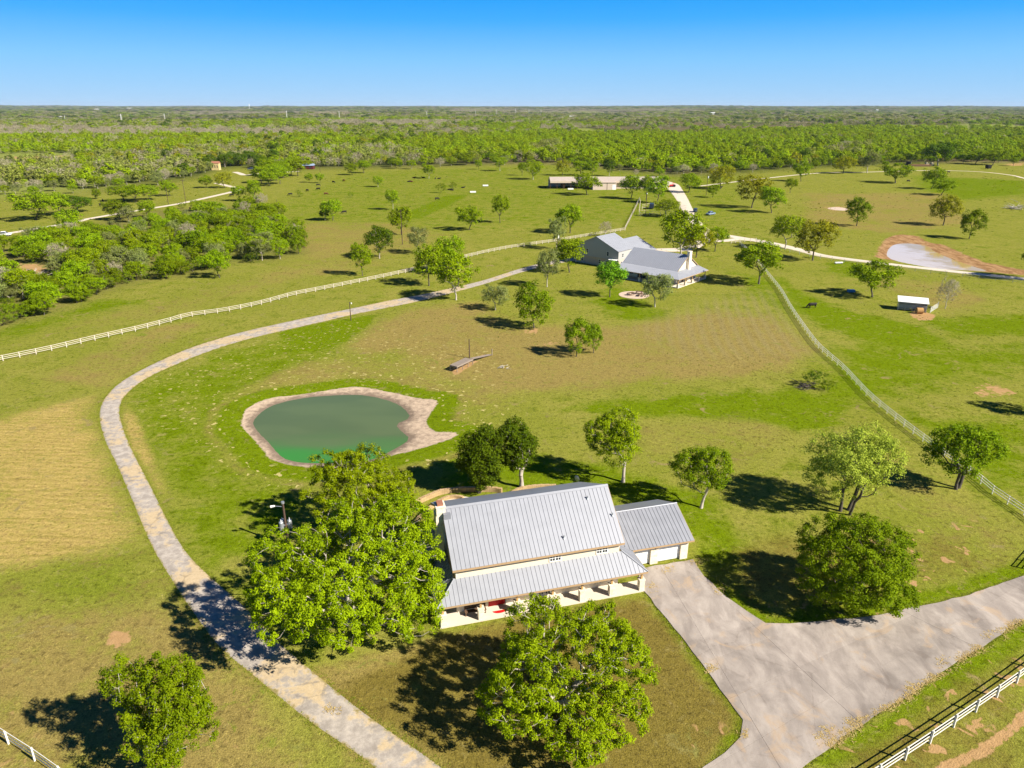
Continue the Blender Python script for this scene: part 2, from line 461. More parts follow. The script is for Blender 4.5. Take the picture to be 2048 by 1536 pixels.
def np_mesh(name, V, Q, smooth=False, attrs=None):
    """V (n,3); Q (m,4) or (m,3) faces"""
    V = np.asarray(V, np.float32); Q = np.asarray(Q, np.int32)
    me = bpy.data.meshes.new(name)
    k = Q.shape[1]
    me.vertices.add(len(V)); me.vertices.foreach_set('co', V.ravel())
    me.loops.add(Q.size); me.loops.foreach_set('vertex_index', Q.ravel())
    me.polygons.add(len(Q))
    me.polygons.foreach_set('loop_start', np.arange(0, Q.size, k, dtype=np.int32))
    me.polygons.foreach_set('use_smooth', np.full(len(Q), smooth))
    me.update(calc_edges=True)
    for a, v in (attrs or {}).items():
        at_ = me.attributes.new(a, 'FLOAT', 'POINT'); at_.data.foreach_set('value', np.asarray(v, np.float32).ravel())
    return me

class MB:
    """collects boxes, prisms and tubes into one mesh"""
    def __init__(s): s.v = []; s.f = []
    def add(s, vs, fs):
        b = len(s.v); s.v += [tuple(v) for v in vs]; s.f += [tuple(i + b for i in f) for f in fs]; return s
    def box(s, x0, y0, z0, x1, y1, z1):
        vs = [(x0, y0, z0), (x1, y0, z0), (x1, y1, z0), (x0, y1, z0), (x0, y0, z1), (x1, y0, z1), (x1, y1, z1), (x0, y1, z1)]
        return s.add(vs, [(0, 3, 2, 1), (4, 5, 6, 7), (0, 1, 5, 4), (1, 2, 6, 5), (2, 3, 7, 6), (3, 0, 4, 7)])
    def prism(s, poly, z0, z1):
        n = len(poly)
        vs = [(p[0], p[1], z0) for p in poly] + [(p[0], p[1], z1) for p in poly]
        return s.add(vs, [tuple(range(n - 1, -1, -1)), tuple(range(n, 2 * n))] + [(i, (i + 1) % n, n + (i + 1) % n, n + i) for i in range(n)])
    def loft(s, a, b):
        n = len(a)
        return s.add(list(a) + list(b), [tuple(range(n - 1, -1, -1)), tuple(range(n, 2 * n))] + [(i, (i + 1) % n, n + (i + 1) % n, n + i) for i in range(n)])
    def tube(s, p, q, r0, r1=None, n=8):
        r1 = r0 if r1 is None else r1
        p = Vector(p); q = Vector(q); d = (q - p)
        if d.length < 1e-6: return s
        d.normalize(); u = d.orthogonal().normalized(); w = d.cross(u)
        a = [p + (u * math.cos(t) + w * math.sin(t)) * r0 for t in [2 * math.pi * i / n for i in range(n)]]
        b = [q + (u * math.cos(t) + w * math.sin(t)) * r1 for t in [2 * math.pi * i / n for i in range(n)]]
        return s.loft(a, b)
    def mesh(s, name):
        me = bpy.data.meshes.new(name); me.from_pydata(s.v, [], s.f); me.update(); return me
    def build(s, name, mat, parent=None, bevel=0.0):
        me = s.mesh(name)
        if bevel:
            bm = bmesh.new(); bm.from_mesh(me)
            bmesh.ops.bevel(bm, geom=bm.edges[:], offset=bevel, segments=1, affect='EDGES', clamp_overlap=True)
            bm.to_mesh(me); bm.free()
        return link(name, me, parent, mat)

def clip(poly, axis, lim, keep_less):
    out = []
    n = len(poly)
    for i in range(n):
        a, b = poly[i], poly[(i + 1) % n]
        ia = (a[axis] <= lim) == keep_less or a[axis] == lim; ib = (b[axis] <= lim) == keep_less or b[axis] == lim
        if ia: out.append(a)
        if ia != ib:
            t = (lim - a[axis]) / (b[axis] - a[axis])
            out.append(tuple(a[k] + (b[k] - a[k]) * t for k in range(len(a))))
    return out

def roof_face(poly, along, width, mat, parent, joined=False, rib=.042, thick=.03, name='roof_panel'):
    """cut a plane roof polygon into seamed sheets that run up the slope"""
    P = [Vector(p) for p in poly]
    nrm = Vector((0, 0, 0))
    for i in range(len(P)):
        a, b = P[i], P[(i + 1) % len(P)]
        nrm += a.cross(b)
    nrm.normalize()
    if nrm.z < 0: nrm = -nrm
    u = Vector(along).normalized(); v = nrm.cross(u).normalized()
    o = P[0]
    uv = [((p - o).dot(u), (p - o).dot(v)) for p in P]
    u0 = min(a for a, _ in uv); u1 = max(a for a, _ in uv)
    n = max(1, round((u1 - u0) / width)); w = (u1 - u0) / n
    mb = MB()
    for i in range(n):
        a, b = u0 + i * w, u0 + (i + 1) * w
        q = clip(clip(uv, 0, b - .002, True), 0, a + .002, False)
        if len(q) < 3: continue
        if not joined: mb = MB()
        lo = [o + u * x + v * y - nrm * thick for x, y in q]; hi = [o + u * x + v * y for x, y in q]
        mb.loft(lo, hi)
        r = clip(q, 0, a + .05, True)
        if len(r) >= 3:
            mb.loft([o + u * x + v * y + nrm * .001 for x, y in r], [o + u * x + v * y + nrm * rib for x, y in r])
        if not joined: fix(mb.build(name, mat, parent))
    if joined: return fix(mb.build(name, mat, parent))

def fix(o):
    bm = bmesh.new(); bm.from_mesh(o.data); bmesh.ops.recalc_face_normals(bm, faces=bm.faces[:]); bm.to_mesh(o.data); bm.free(); return o

def copy_tree(o, parent=None):
    c = o.copy(); C.objects.link(c)
    if parent is not None: c.parent = parent
    for ch in list(o.children): copy_tree(ch, c)
    return c

def chain(P, step):
    """resample a polyline evenly"""
    P = np.array(P, float)
    d = np.r_[0, np.cumsum(np.hypot(*(P[1:, :2] - P[:-1, :2]).T))]
    n = max(2, int(round(d[-1] / step)) + 1)
    t = np.linspace(0, d[-1], n)
    return np.stack([np.interp(t, d, P[:, k]) for k in range(P.shape[1])], 1)

def catmull(P, n=6):
    P = [np.array(p, float) for p in P]
    P = [2 * P[0] - P[1]] + P + [2 * P[-1] - P[-2]]
    out = []
    for i in range(1, len(P) - 2):
        a, b, c, d = P[i - 1:i + 3]
        for k in range(n):
            t = k / n
            out.append(0.5 * ((2 * b) + (-a + c) * t + (2 * a - 5 * b + 4 * c - d) * t * t + (-a + 3 * b - 3 * c + d) * t ** 3))
    out.append(P[-2])
    return np.array(out)
#@@SETTING
# ------------------------------------------------------------------ the ground sheet
def G(*pts): return [at(*p)[:2] for p in pts]

F2_PX = [(1480, 490), (1497, 505), (1515, 525), (1533, 548), (1548, 567), (1563, 587), (1583, 622), (1610, 662), (1635, 695), (1660, 718), (1688, 743), (1720, 778), (1746, 804), (1800, 848), (1855, 890), (1898, 922), (1941, 951), (1987, 990), (2044, 1028), (2110, 1078)]
F2 = [at(*p)[:2] for p in F2_PX]
ys = [-60.0]
while ys[-1] < 30000:
    y = ys[-1]
    ys.append(y + (max(.55, .0085 * (y + 62)) if y < 900 else .04 * (y + 62)))
ys = np.array(ys)
us = np.linspace(-1.45, 1.45, 520)
GX = (ys[:, None] + 62.0) * us[None, :]
GY = np.repeat(ys[:, None], len(us), 1)
X, Y = GX.ravel(), GY.ravel()
near = Y < 1200
d1 = np.full(X.shape, 1e4); d2 = d1.copy(); dm1 = d1.copy(); dm2 = d1.copy()
idx = np.where(near)[0]
d1[idx] = sdf(X[idx], Y[idx], POND1); d2[idx] = sdf(X[idx], Y[idx], POND2)
dm1[idx] = sdf(X[idx], Y[idx], MUD1); dm2[idx] = sdf(X[idx], Y[idx], MUD2)
Z = ground_z(X, Y) + zpond(d1) + zpond(d2 * .8) * .4
ch = {k: np.zeros(X.shape) for k in ('lush', 'dry', 'straw', 'soil', 'mound', 'weed', 'mow', 'wood', 'turf')}
def zone(k, px, val, soft=4.0):
    P = G(*px)
    P_ = np.array(P); lo = P_.min(0) - soft * 2; hi = P_.max(0) + soft * 2
    m = np.where((X > lo[0]) & (X < hi[0]) & (Y > lo[1]) & (Y < hi[1]))[0]
    if len(m) == 0: return
    w = np.clip(.5 - sdf(X[m], Y[m], P) / soft, 0, 1)
    w = w * w * (3 - 2 * w)
    ch[k][m] = ch[k][m] * (1 - w) + val * w
# green growth
ch['lush'][:] = .30
zone('lush', [(500, 450), (560, 400), (700, 345), (1100, 330), (1500, 352), (1480, 470), (1300, 450), (1000, 450), (800, 470)], .52, 40)
zone('lush', [(250, 800), (330, 750), (420, 715), (520, 690), (620, 660), (745, 632), (700, 680), (640, 725), (560, 750), (480, 790), (440, 850), (480, 920), (560, 960), (640, 1000), (560, 1060), (470, 1110), (420, 1130), (360, 1040), (320, 960), (270, 880)], .66, 9)
zone('lush', [(560, 665), (650, 645), (745, 632), (735, 648), (690, 682), (640, 700), (590, 700)], 1.25, 1.5)
zone('lush', [(880, 925), (960, 905), (1200, 930), (1400, 990), (1500, 1090), (1480, 1160), (1420, 1140), (1390, 1080), (1250, 1000), (900, 985)], .85, 5)
zone('lush', [(1540, 1250), (1700, 1240), (1850, 1210), (2060, 1150), (2060, 1120), (1900, 1170), (1780, 1200), (1620, 1215)], 1.1, 2.5)
zone('lush', [(1400, 1160), (1440, 1160), (1540, 1230), (1530, 1248), (1450, 1195)], .9, 2)
zone('lush', [(1640, 1530), (1900, 1340), (2060, 1240), (2060, 1290), (1900, 1385), (1730, 1510)], 1.0, 3)
zone('lush', [(1290, 1190), (1305, 1190), (1485, 1430), (1480, 1470), (1440, 1510), (1420, 1500), (1460, 1440)], 1.0, 1.5)
zone('lush', [(1640, 800), (1650, 740), (1690, 700), (1800, 690), (1930, 700), (2060, 690), (2060, 725), (1900, 765), (1750, 800)], .8, 16)
zone('lush', [(1555, 555), (1590, 580), (1640, 605), (1720, 630), (1800, 645), (1850, 660), (1880, 690), (1780, 690), (1650, 655), (1590, 615)], 1.0, 7)
zone('lush', [(1850, 640), (2060, 630), (2060, 670), (1900, 670)], .9, 8)
zone('lush', [(1760, 830), (2060, 850), (2060, 1000), (1950, 930), (1850, 860)], .75, 10)
zone('lush', [(1140, 815), (1400, 785), (1600, 785), (1710, 805), (1640, 850), (1300, 830)], .9, 5)
zone('lush', [(1500, 830), (1560, 815), (1650, 830), (1700, 850), (1600, 860)], .85, 4)
zone('lush', [(795, 440), (830, 420), (895, 392), (932, 390), (885, 414), (835, 436)], 1.4, 4)
zone('lush', [(1830, 352), (2060, 362), (2060, 388), (1920, 400), (1850, 380)], .9, 25)
zone('lush', [(1180, 600), (1240, 570), (1300, 610), (1340, 640), (1250, 640)], .8, 8)
zone('lush', [(1470, 540), (1540, 560), (1600, 640), (1560, 620), (1500, 590)], .7, 8)
zone('lush', [(0, 640), (200, 600), (300, 600), (150, 640), (0, 690)], .7, 8)
zone('lush', [(1660, 520), (1760, 535), (1740, 560), (1650, 545)], .8, 6)
# dry ground
zone('dry', [(690, 690), (800, 620), (960, 600), (1050, 650), (1250, 650), (1420, 620), (1560, 630), (1630, 705), (1560, 750), (1200, 780), (950, 790), (700, 720)], .85, 14)
zone('dry', [(0, 1160), (280, 1110), (420, 1230), (600, 1480), (760, 1600), (-200, 1650)], .85, 12)
zone('dry', [(560, 1350), (900, 1260), (1200, 1215), (1290, 1205), (1470, 1440), (1410, 1540), (1000, 1640), (700, 1536)], .78, 3)
zone('dry', [(-50, 700), (300, 640), (600, 560), (800, 530), (650, 490), (480, 560), (200, 630), (-50, 690)], .5, 12)
zone('dry', [(560, 500), (600, 440), (800, 445), (900, 470), (780, 520)], .6, 14)
zone('dry', [(1600, 385), (1900, 385), (1960, 450), (1780, 470), (1600, 445)], .68, 22)
zone('dry', [(1720, 560), (1900, 560), (1980, 600), (1900, 640), (1800, 590)], .6, 10)
zone('dry', [(1650, 840), (1780, 900), (1900, 990), (2060, 1060), (2060, 1120), (1850, 1150), (1800, 1000)], .5, 8)
zone('dry', [(1250, 850), (1500, 820), (1600, 870), (1500, 950), (1300, 930)], .45, 8)
zone('dry', [(450, 790), (600, 720), (800, 700), (960, 760), (1050, 830), (900, 830), (700, 760)], .55, 6)
zone('turf', [(640, 1400), (900, 1265), (1200, 1205), (1290, 1195), (1480, 1436), (1440, 1500), (1380, 1580), (1000, 1640), (850, 1500)], 1.0, 5)
zone('turf', [(1410, 1160), (1450, 1080), (1600, 1060), (1850, 1060), (2000, 1100), (2060, 1130), (1900, 1180), (1700, 1225), (1560, 1238)], .62, 9)
zone('turf', [(1600, 1570), (1850, 1380), (2060, 1270), (2060, 1640), (1600, 1640)], .6, 5)
zone('lush', [(-40, 1190), (120, 1120), (290, 1105), (350, 1190), (250, 1220), (100, 1230)], .6, 10)
zone('dry', [(-40, 1190), (120, 1120), (290, 1105), (350, 1190), (250, 1220), (100, 1230)], .35, 10)
zone('lush', [(-40, 1430), (40, 1380), (90, 1470), (150, 1540), (60, 1600)], .9, 4)
zone('dry', [(60, 760), (190, 700), (320, 650), (420, 640), (330, 700), (215, 780)], .6, 7)
# mown straw
zone('straw', [(-60, 850), (0, 830), (190, 788), (203, 880), (240, 980), (295, 1088), (200, 1112), (-60, 1160)], 1.0, 9)
zone('straw', [(245, 800), (275, 830), (318, 930), (348, 1000), (312, 985), (258, 900), (242, 840)], .95, 3.5)
# bare soil
for p, v, s in [([(205, 1290), (222, 1262), (262, 1262), (268, 1285), (235, 1300)], 1.0, 2.5), ([(1920, 785), (1950, 764), (2020, 770), (2040, 790), (1980, 800)], .62, 6),
                ([(1835, 640), (1815, 628), (1830, 622), (1870, 628), (1868, 640)], .9, 1.5), ([(0, 310), (60, 313), (150, 309), (135, 322), (70, 320), (0, 326)], .62, 40), ([(1040, 660), (1080, 655), (1075, 668), (1045, 670)], .6, 2),
                ([(1010, 690), (1110, 680), (1130, 690), (1020, 700)], .42, 4), ([(900, 740), (975, 705), (975, 712), (912, 752)], .72, 1.5), ([(2000, 328), (2060, 322), (2060, 332), (2010, 333)], .6, 20),
                ([(1640, 1236), (1720, 1232), (1760, 1224), (1765, 1232), (1720, 1242)], .75, 1.2), ([(280, 600), (330, 598), (340, 606), (300, 610)], .55, 4), ([(1640, 412), (1700, 410), (1690, 424), (1650, 422)], .55, 12),
                ([(880, 1255), (1010, 1225), (1200, 1190), (1200, 1196), (1010, 1232), (890, 1262)], .52, 1.2), ([(1300, 505), (1420, 505), (1400, 520), (1310, 520)], .4, 8), ([(0, 520), (110, 530), (110, 555), (0, 560)], .6, 8)]:
    zone('soil', p, v, s)
def path(k, px, w, val):
    P = G(*px); d = dseg(X, Y, P); m = np.clip(1.5 - d / w, 0, 1); ch[k][:] = np.maximum(ch[k], val * m)
path('soil', [(2060, 1425), (1985, 1490), (1890, 1536), (1800, 1580)], .55, .75)
path('soil', [(1040, 672), (985, 700), (960, 720)], 1.0, .3)
zone('mound', [(1720, 1060), (1960, 1040), (1980, 1160), (1850, 1200), (1740, 1180)], .8, 4)
zone('mound', [(1380, 1450), (1450, 1450), (1455, 1530), (1380, 1540)], 1.0, 2)
zone('mound', [(1620, 1536), (1850, 1370), (2060, 1260), (2060, 1420), (1850, 1600)], .75, 3)
zone('mound', [(1450, 1200), (1700, 1210), (1680, 1235), (1560, 1240)], .75, 2)
zone('mound', [(0, 1300), (100, 1500), (60, 1600), (-100, 1600)], .5, 4)
zone('mound', [(440, 1440), (520, 1450), (520, 1520), (450, 1500)], .5, 3)
zone('weed', [(430, 700), (700, 640), (1000, 690), (1000, 800), (900, 830), (700, 760), (480, 800), (420, 860), (260, 860), (300, 760)], .9, 8)
zone('weed', [(480, 900), (600, 950), (640, 960), (560, 960)], .9, 3)
zone('weed', [(870, 780), (1030, 820), (960, 880), (900, 860)], 1.3, 4)
zone('mow', [(1250, 660), (1420, 600), (1540, 580), (1640, 710), (1400, 720)], 1.0, 14)
FOREST = [(-400, 408), (-100, 395), (0, 391), (60, 388), (130, 381), (200, 378), (260, 371), (330, 362), (400, 352), (425, 342), (445, 336), (480, 333), (540, 337), (600, 337), (700, 335), (800, 333), (900, 330), (1000, 327),
          (1100, 326), (1180, 332), (1250, 341), (1350, 349), (1450, 346), (1560, 339), (1620, 335), (1700, 331), (1800, 326), (1900, 325), (2048, 324), (2400, 322)]
FP = np.array([atz(*p) for p in FOREST])
def forest_y(x): # front edge of the woods in metres: interpolated along view direction
    return np.interp(x, FP[:, 0], FP[:, 1])
u_ = FP[:, 0] / FP[:, 1]
def in_woods(x, y): return y > np.interp(np.asarray(x) / np.maximum(y, 1), u_, FP[:, 1])
edge = np.interp(X / np.maximum(Y, 1), u_, FP[:, 1])
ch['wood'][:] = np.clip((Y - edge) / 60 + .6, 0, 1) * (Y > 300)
BRUSH_PX = [(-120, 690), (0, 655), (60, 640), (120, 622), (200, 590), (280, 565), (360, 555), (430, 540), (470, 525), (540, 525), (615, 505), (575, 440), (520, 412), (440, 412), (340, 418), (250, 430), (200, 445), (150, 475), (80, 492), (0, 500), (-120, 520)]
BRUSH = G(*BRUSH_PX)
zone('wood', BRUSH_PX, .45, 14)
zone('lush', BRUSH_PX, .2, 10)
att = dict(ch)
att['lush'] = np.maximum(att['lush'], np.where((d1 > 0), np.clip(1.9 - np.abs(dm1 - 1.6) / 2.0, 0, 1.35), 0))
att['dry'] = np.where((dm1 > 3.4) & (dm1 < 8), np.maximum(att['dry'], .55 * np.clip(1 - np.abs(dm1 - 5.2) / 2.2, 0, 1)), np.where((dm1 > 0) & (dm1 < 3.4), 0, att['dry']))
att['weed'] = np.where((dm1 > 3.2) & (dm1 < 7.5), 1.4, att['weed'])
att['phase'] = Y + .22 * X
att['mowphase'] = dseg(X, Y, F2)
att['mud1'] = np.clip(dm1, -9, 9); att['mud2'] = np.clip(dm2, -9, 9)
att['wet'] = np.clip(1 - d1 / 1.6, 0, 1)
ny, nx = GX.shape
I = np.arange(ny * nx).reshape(ny, nx)
Q = np.stack([I[:-1, :-1], I[:-1, 1:], I[1:, 1:], I[1:, :-1]], -1).reshape(-1, 4)
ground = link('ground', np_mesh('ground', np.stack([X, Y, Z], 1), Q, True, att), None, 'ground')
tag(ground, 'rolling green and tan ranch pasture reaching to the horizon', kind='structure')

# ------------------------------------------------------------------ ponds
def pool(name, P, z, mat, label):
    bm = bmesh.new()
    c = np.mean(P, 0)
    vs = [bm.verts.new((c[0] + (x - c[0]) * 1.06 + 0, c[1] + (y - c[1]) * 1.06, z)) for x, y in P]
    bm.faces.new(vs); bmesh.ops.recalc_face_normals(bm, faces=bm.faces[:])
    me = bpy.data.meshes.new(name); bm.to_mesh(me); bm.free()
    if me.polygons[0].normal.z < 0: me.flip_normals()
    return tag(link(name, me, None, mat), label, kind='structure')
pool('pond', POND1, P1_LEVEL, 'water1', 'murky green stock pond inside the bend of the drive')
pool('pond', POND2, P2_LEVEL, 'water2', 'muddy brown stock pond with red banks beside the white road')

# ------------------------------------------------------------------ roads
def strip(name, Lp, Rp, mat, label, lift=.05, n=7, na=9):
    L = catmull(G(*Lp), n); R = catmull(G(*Rp), n)
    m = max(len(L), len(R)) * 2
    def rs(P):
        d = np.r_[0, np.cumsum(np.hypot(*(P[1:] - P[:-1]).T))]; t = np.linspace(0, d[-1], m)
        return np.stack([np.interp(t, d, P[:, 0]), np.interp(t, d, P[:, 1])], 1)
    L, R = rs(L), rs(R)
    t = np.linspace(0, 1, na)
    V = L[:, None, :] * (1 - t[None, :, None]) + R[:, None, :] * t[None, :, None]
    zz = ground_z(V[..., 0], V[..., 1]) + lift
    e = np.abs(t * 2 - 1) ** 1.0
    zz[:, 0] -= lift + .03; zz[:, -1] -= lift + .03
    V3 = np.concatenate([V, zz[..., None]], -1).reshape(-1, 3)
    I = np.arange(m * na).reshape(m, na)
    Q = np.stack([I[:-1, :-1], I[:-1, 1:], I[1:, 1:], I[1:, :-1]], -1).reshape(-1, 4)
    me = np_mesh(name, V3, Q, True, {'edge': np.tile(e, (m, 1))})
    if me.polygons[len(me.polygons) // 2].normal.z < 0: me.flip_normals()
    return tag(link(name, me, None, mat), label, kind='structure')

strip('driveway', [(830, 1640), (745, 1536), (610, 1440), (500, 1350), (430, 1290), (375, 1215), (340, 1160), (300, 1090), (262, 1000), (232, 930), (208, 880), (197, 830), (209, 795), (243, 762), (300, 730), (380, 695), (470, 667), (560, 646), (640, 629), (700, 617), (780, 600), (850, 587), (960, 562), (1040, 537), (1110, 520), (1180, 512)],
      [(980, 1620), (890, 1536), (740, 1430), (640, 1350), (570, 1290), (490, 1210), (420, 1150), (372, 1100), (337, 1040), (302, 970), (266, 900), (246, 850), (241, 815), (256, 787), (295, 757), (350, 731), (420, 703), (500, 678), (580, 659), (650, 643), (710, 629), (790, 613), (850, 600), (960, 571), (1040, 546), (1110, 528), (1180, 519)],
      'asphalt', 'cracked grey asphalt drive curving round the green pond')
def center_strip(name, pts, w, mat, label, lift=.05):
    P = catmull(G(*pts), 6)
    T = np.gradient(P, axis=0); T /= np.linalg.norm(T, axis=1)[:, None] + 1e-9
    N_ = np.stack([-T[:, 1], T[:, 0]], 1)
    na = 7; t = np.linspace(-.5, .5, na)
    w = np.interp(np.linspace(0, 1, len(P)), np.linspace(0, 1, len(w)), w) if isinstance(w, (list, tuple)) else np.full(len(P), w)
    V = P[:, None, :] + N_[:, None, :] * (w[:, None] * t[None, :])[..., None]
    zz = ground_z(V[..., 0], V[..., 1]) + lift
    zz[:, 0] -= lift + .03; zz[:, -1] -= lift + .03
    m = len(P)
    I = np.arange(m * na).reshape(m, na)
    Q = np.stack([I[:-1, :-1], I[:-1, 1:], I[1:, 1:], I[1:, :-1]], -1).reshape(-1, 4)
    me = np_mesh(name, np.concatenate([V, zz[..., None]], -1).reshape(-1, 3), Q, True, {'edge': np.tile(np.abs(t * 2), (m, 1))})
    if me.polygons[m // 2].normal.z < 0: me.flip_normals()
    return tag(link(name, me, None, mat), label, kind='structure')
center_strip('caliche_road', [(1322, 362), (1340, 368), (1353, 382), (1365, 400), (1378, 425), (1392, 445), (1412, 461), (1440, 469), (1470, 474), (1540, 486), (1600, 500), (1650, 512), (1750, 525), (1900, 542), (2060, 559), (2250, 578)], [9, 12, 9, 7, 6, 5.5, 6, 6, 6, 5.5, 5, 4.5, 4.5, 4.5], 'caliche', 'white caliche road running from the barn past the muddy pond')
center_strip('caliche_spur', [(1415, 466), (1428, 480), (1445, 482), (1475, 478), (1500, 480)], 4.2, 'caliche', 'short white spur joining the house to the caliche road', .07)
center_strip('house_turnaround', [(1300, 500), (1330, 500), (1375, 497), (1412, 480), (1425, 472)], [7, 8, 6, 5], 'caliche', 'pale gravel turnaround behind the grey roofed house', .06)
center_strip('ranch_track', [(-80, 478), (0, 469), (62, 459), (145, 445), (180, 437), (275, 421), (337, 411), (370, 405), (437, 390), (470, 382), (476, 377), (457, 372), (432, 366)], 4.5, 'caliche', 'pale ranch track winding through the left pasture')
center_strip('ranch_track', [(470, 344), (480, 347), (492, 350), (530, 346), (600, 343)], 5.5, 'caliche', 'pale track in front of the yellow farmhouse')
center_strip('ranch_track', [(1400, 372), (1536, 356), (1640, 346), (1740, 344), (1850, 341), (1950, 343), (2020, 350), (2060, 359), (2200, 385)], 3.0, 'caliche', 'faint pale track curving along the far right pasture')

# ------------------------------------------------------------------ concrete apron, cut into slabs along its joints
APRON_PX = [(1272, 1139), (1386, 1119), (1408, 1153), (1452, 1194), (1492, 1222), (1531, 1247), (1580, 1248), (1657, 1241), (1741, 1233), (1839, 1213), (1922, 1195), (2048, 1152), (2190, 1100),
            (2190, 1160), (2048, 1240), (2027, 1250), (1977, 1286), (1889, 1341), (1801, 1401), (1700, 1464), (1645, 1507), (1615, 1527), (1560, 1580), (1380, 1590), (1405, 1536), (1449, 1507), (1481, 1475), (1486, 1440), (1440, 1380), (1360, 1270), (1289, 1184)]
apron = G(*APRON_PX)
ap = empty('driveway_apron', (0, 0, 0)); tag(ap, 'broad pale concrete apron in front of the garage', kind='structure')
bm = bmesh.new()
_rr = random.Random(8)
PTS = []
for i, p in enumerate(apron):
    q = apron[(i + 1) % len(apron)]
    L = math.hypot(q[0] - p[0], q[1] - p[1]); k = max(1, int(L / 1.1))
    for j in range(k):
        t = j / k; w = 0.0 if j == 0 else _rr.uniform(-.10, .10)
        nx_, ny_ = -(q[1] - p[1]) / L, (q[0] - p[0]) / L
        PTS.append((p[0] + (q[0] - p[0]) * t + nx_ * w, p[1] + (q[1] - p[1]) * t + ny_ * w))
bm.faces.new([bm.verts.new((x, y, 0)) for x, y in PTS])
def cut(pa, pb):
    a = Vector((*at(*pa)[:2], 0)); b = Vector((*at(*pb)[:2], 0)); nn = (b - a).cross(Vector((0, 0, 1))).normalized()
    r = bmesh.ops.bisect_plane(bm, geom=bm.verts[:] + bm.edges[:] + bm.faces[:], plane_co=a, plane_no=nn)
    bmesh.ops.split_edges(bm, edges=[e for e in r['geom_cut'] if isinstance(e, bmesh.types.BMEdge)])
for a, b in [((1325, 1140), (1560, 1536)), ((1372, 1128), (1745, 1470)), ((1300, 1195), (1440, 1165)), ((1345, 1255), (1490, 1215)), ((1400, 1330), (1640, 1240)), ((1455, 1400), (1860, 1215)), ((1500, 1490), (2048, 1165)), ((1800, 1220), (1960, 1300))]:
    cut(a, b)
bm.faces.ensure_lookup_table()
for f in list(bm.faces):
    if f.calc_area() < .6: continue
    P = [v.co.copy() for v in f.verts]
    c = sum(P, Vector()) / len(P)
    vs = []
    for p in P:
        d = (c - p); d.normalize() if d.length else d
        vs.append(p + d * .013)
    sl = bmesh.new()
    face = sl.faces.new([sl.verts.new((p.x, p.y, .07)) for p in vs])
    r = bmesh.ops.extrude_face_region(sl, geom=[face])
    for v in r['geom']:
        if isinstance(v, bmesh.types.BMVert): v.co.z = -.08
    bmesh.ops.triangulate(sl, faces=[q for q in sl.faces if len(q.verts) > 4])
    bmesh.ops.recalc_face_normals(sl, faces=sl.faces[:])
    me = bpy.data.meshes.new('slab'); sl.to_mesh(me); sl.free()
    link('slab', me, ap, 'concrete')
bm.free()
#@@BUILDINGS
# ------------------------------------------------------------------ windows and doors shared by the buildings
def window(parent, name, o, u, nrm, w, h, cols, rows, depth=.07, mat='white_paint'):
    """o = lower left corner on the wall face, u along the wall, nrm outwards"""
    o, u, nrm = Vector(o), Vector(u).normalized(), Vector(nrm).normalized()
    up = Vector((0, 0, 1))
    def slab(mb, a0, b0, a1, b1, d0, d1):
        q = [o + u * a + up * b for a, b in ((a0, b0), (a1, b0), (a1, b1), (a0, b1))]
        mb.loft([p + nrm * d0 for p in q], [p + nrm * d1 for p in q])
    f = .08
    mb = MB()
    slab(mb, 0, 0, w, f, .004, depth); slab(mb, 0, h - f, w, h, .004, depth); slab(mb, 0, f, f, h - f, .004, depth); slab(mb, w - f, f, w, h - f, .004, depth)
    for c in range(1, cols):
        x = w * c / cols; t = .055 if (cols == 4 and c == 2) else .028
        slab(mb, x - t, f, x + t, h - f, .02, depth - .015)
    for r in range(1, rows):
        y = h * r / rows; slab(mb, f, y - .022, w - f, y + .022, .02, depth - .012)
    fr = fix(mb.build(name, mat, parent))
    g = MB(); slab(g, f, f, w - f, h - f, .006, .015); fix(g.build('pane', 'glass', fr))
    return fr

# ------------------------------------------------------------------ the near house
hx, hy = at(885, 1254)[:2]
H1 = empty('house', (hx, hy, 0), math.radians(15.4), 'two storey cream house with silver standing seam roof and stone pillared front porch', 'house')
XL, XR = 1.95, 20.15
mb = MB().prism([(XL, 1.75), (XR, 1.75), (XR, 14.6), (XL, 14.6)], -.1, 5.45)
mb.build('wall', 'stucco', H1)
for x0, x1 in ((XL + .02, XL + .24), (XR - .24, XR - .02)):
    fix(MB().loft([(x0, 1.8, 5.47), (x0, 14.5, 5.47), (x0, 6.7, 9.6)], [(x1, 1.8, 5.47), (x1, 14.5, 5.47), (x1, 6.7, 9.6)]).build('gable', 'limestone', H1))
MB().box(XL - .09, 1.68, -.1, XL - .004, 14.65, 5.44).build('stone_facing', 'limestone', H1)
for x0, x1 in ((XL, 5.2), (7.2, 9.95), (12.65, XR)): MB().box(x0, 1.62, -.1, x1, 1.746, 3.4).build('stone_facing', 'limestone', H1)
EZ, EY, RZ, RY, RX0, RX1 = 5.72, 1.28, 10.0, 6.7, 1.48, 20.5
BY, BZ = 15.2, 5.75
roof_face([(RX0, EY, EZ), (RX1, EY, EZ), (RX1, RY, RZ), (RX0, RY, RZ)], (1, 0, 0), .47, 'roof', H1)
fix(MB().loft([(RX0, RY, RZ - .03), (RX1, RY, RZ - .03), (RX1, BY, BZ - .03), (RX0, BY, BZ - .03)], [(RX0, RY, RZ), (RX1, RY, RZ), (RX1, BY, BZ), (RX0, BY, BZ)]).build('back_roof', 'roof', H1))
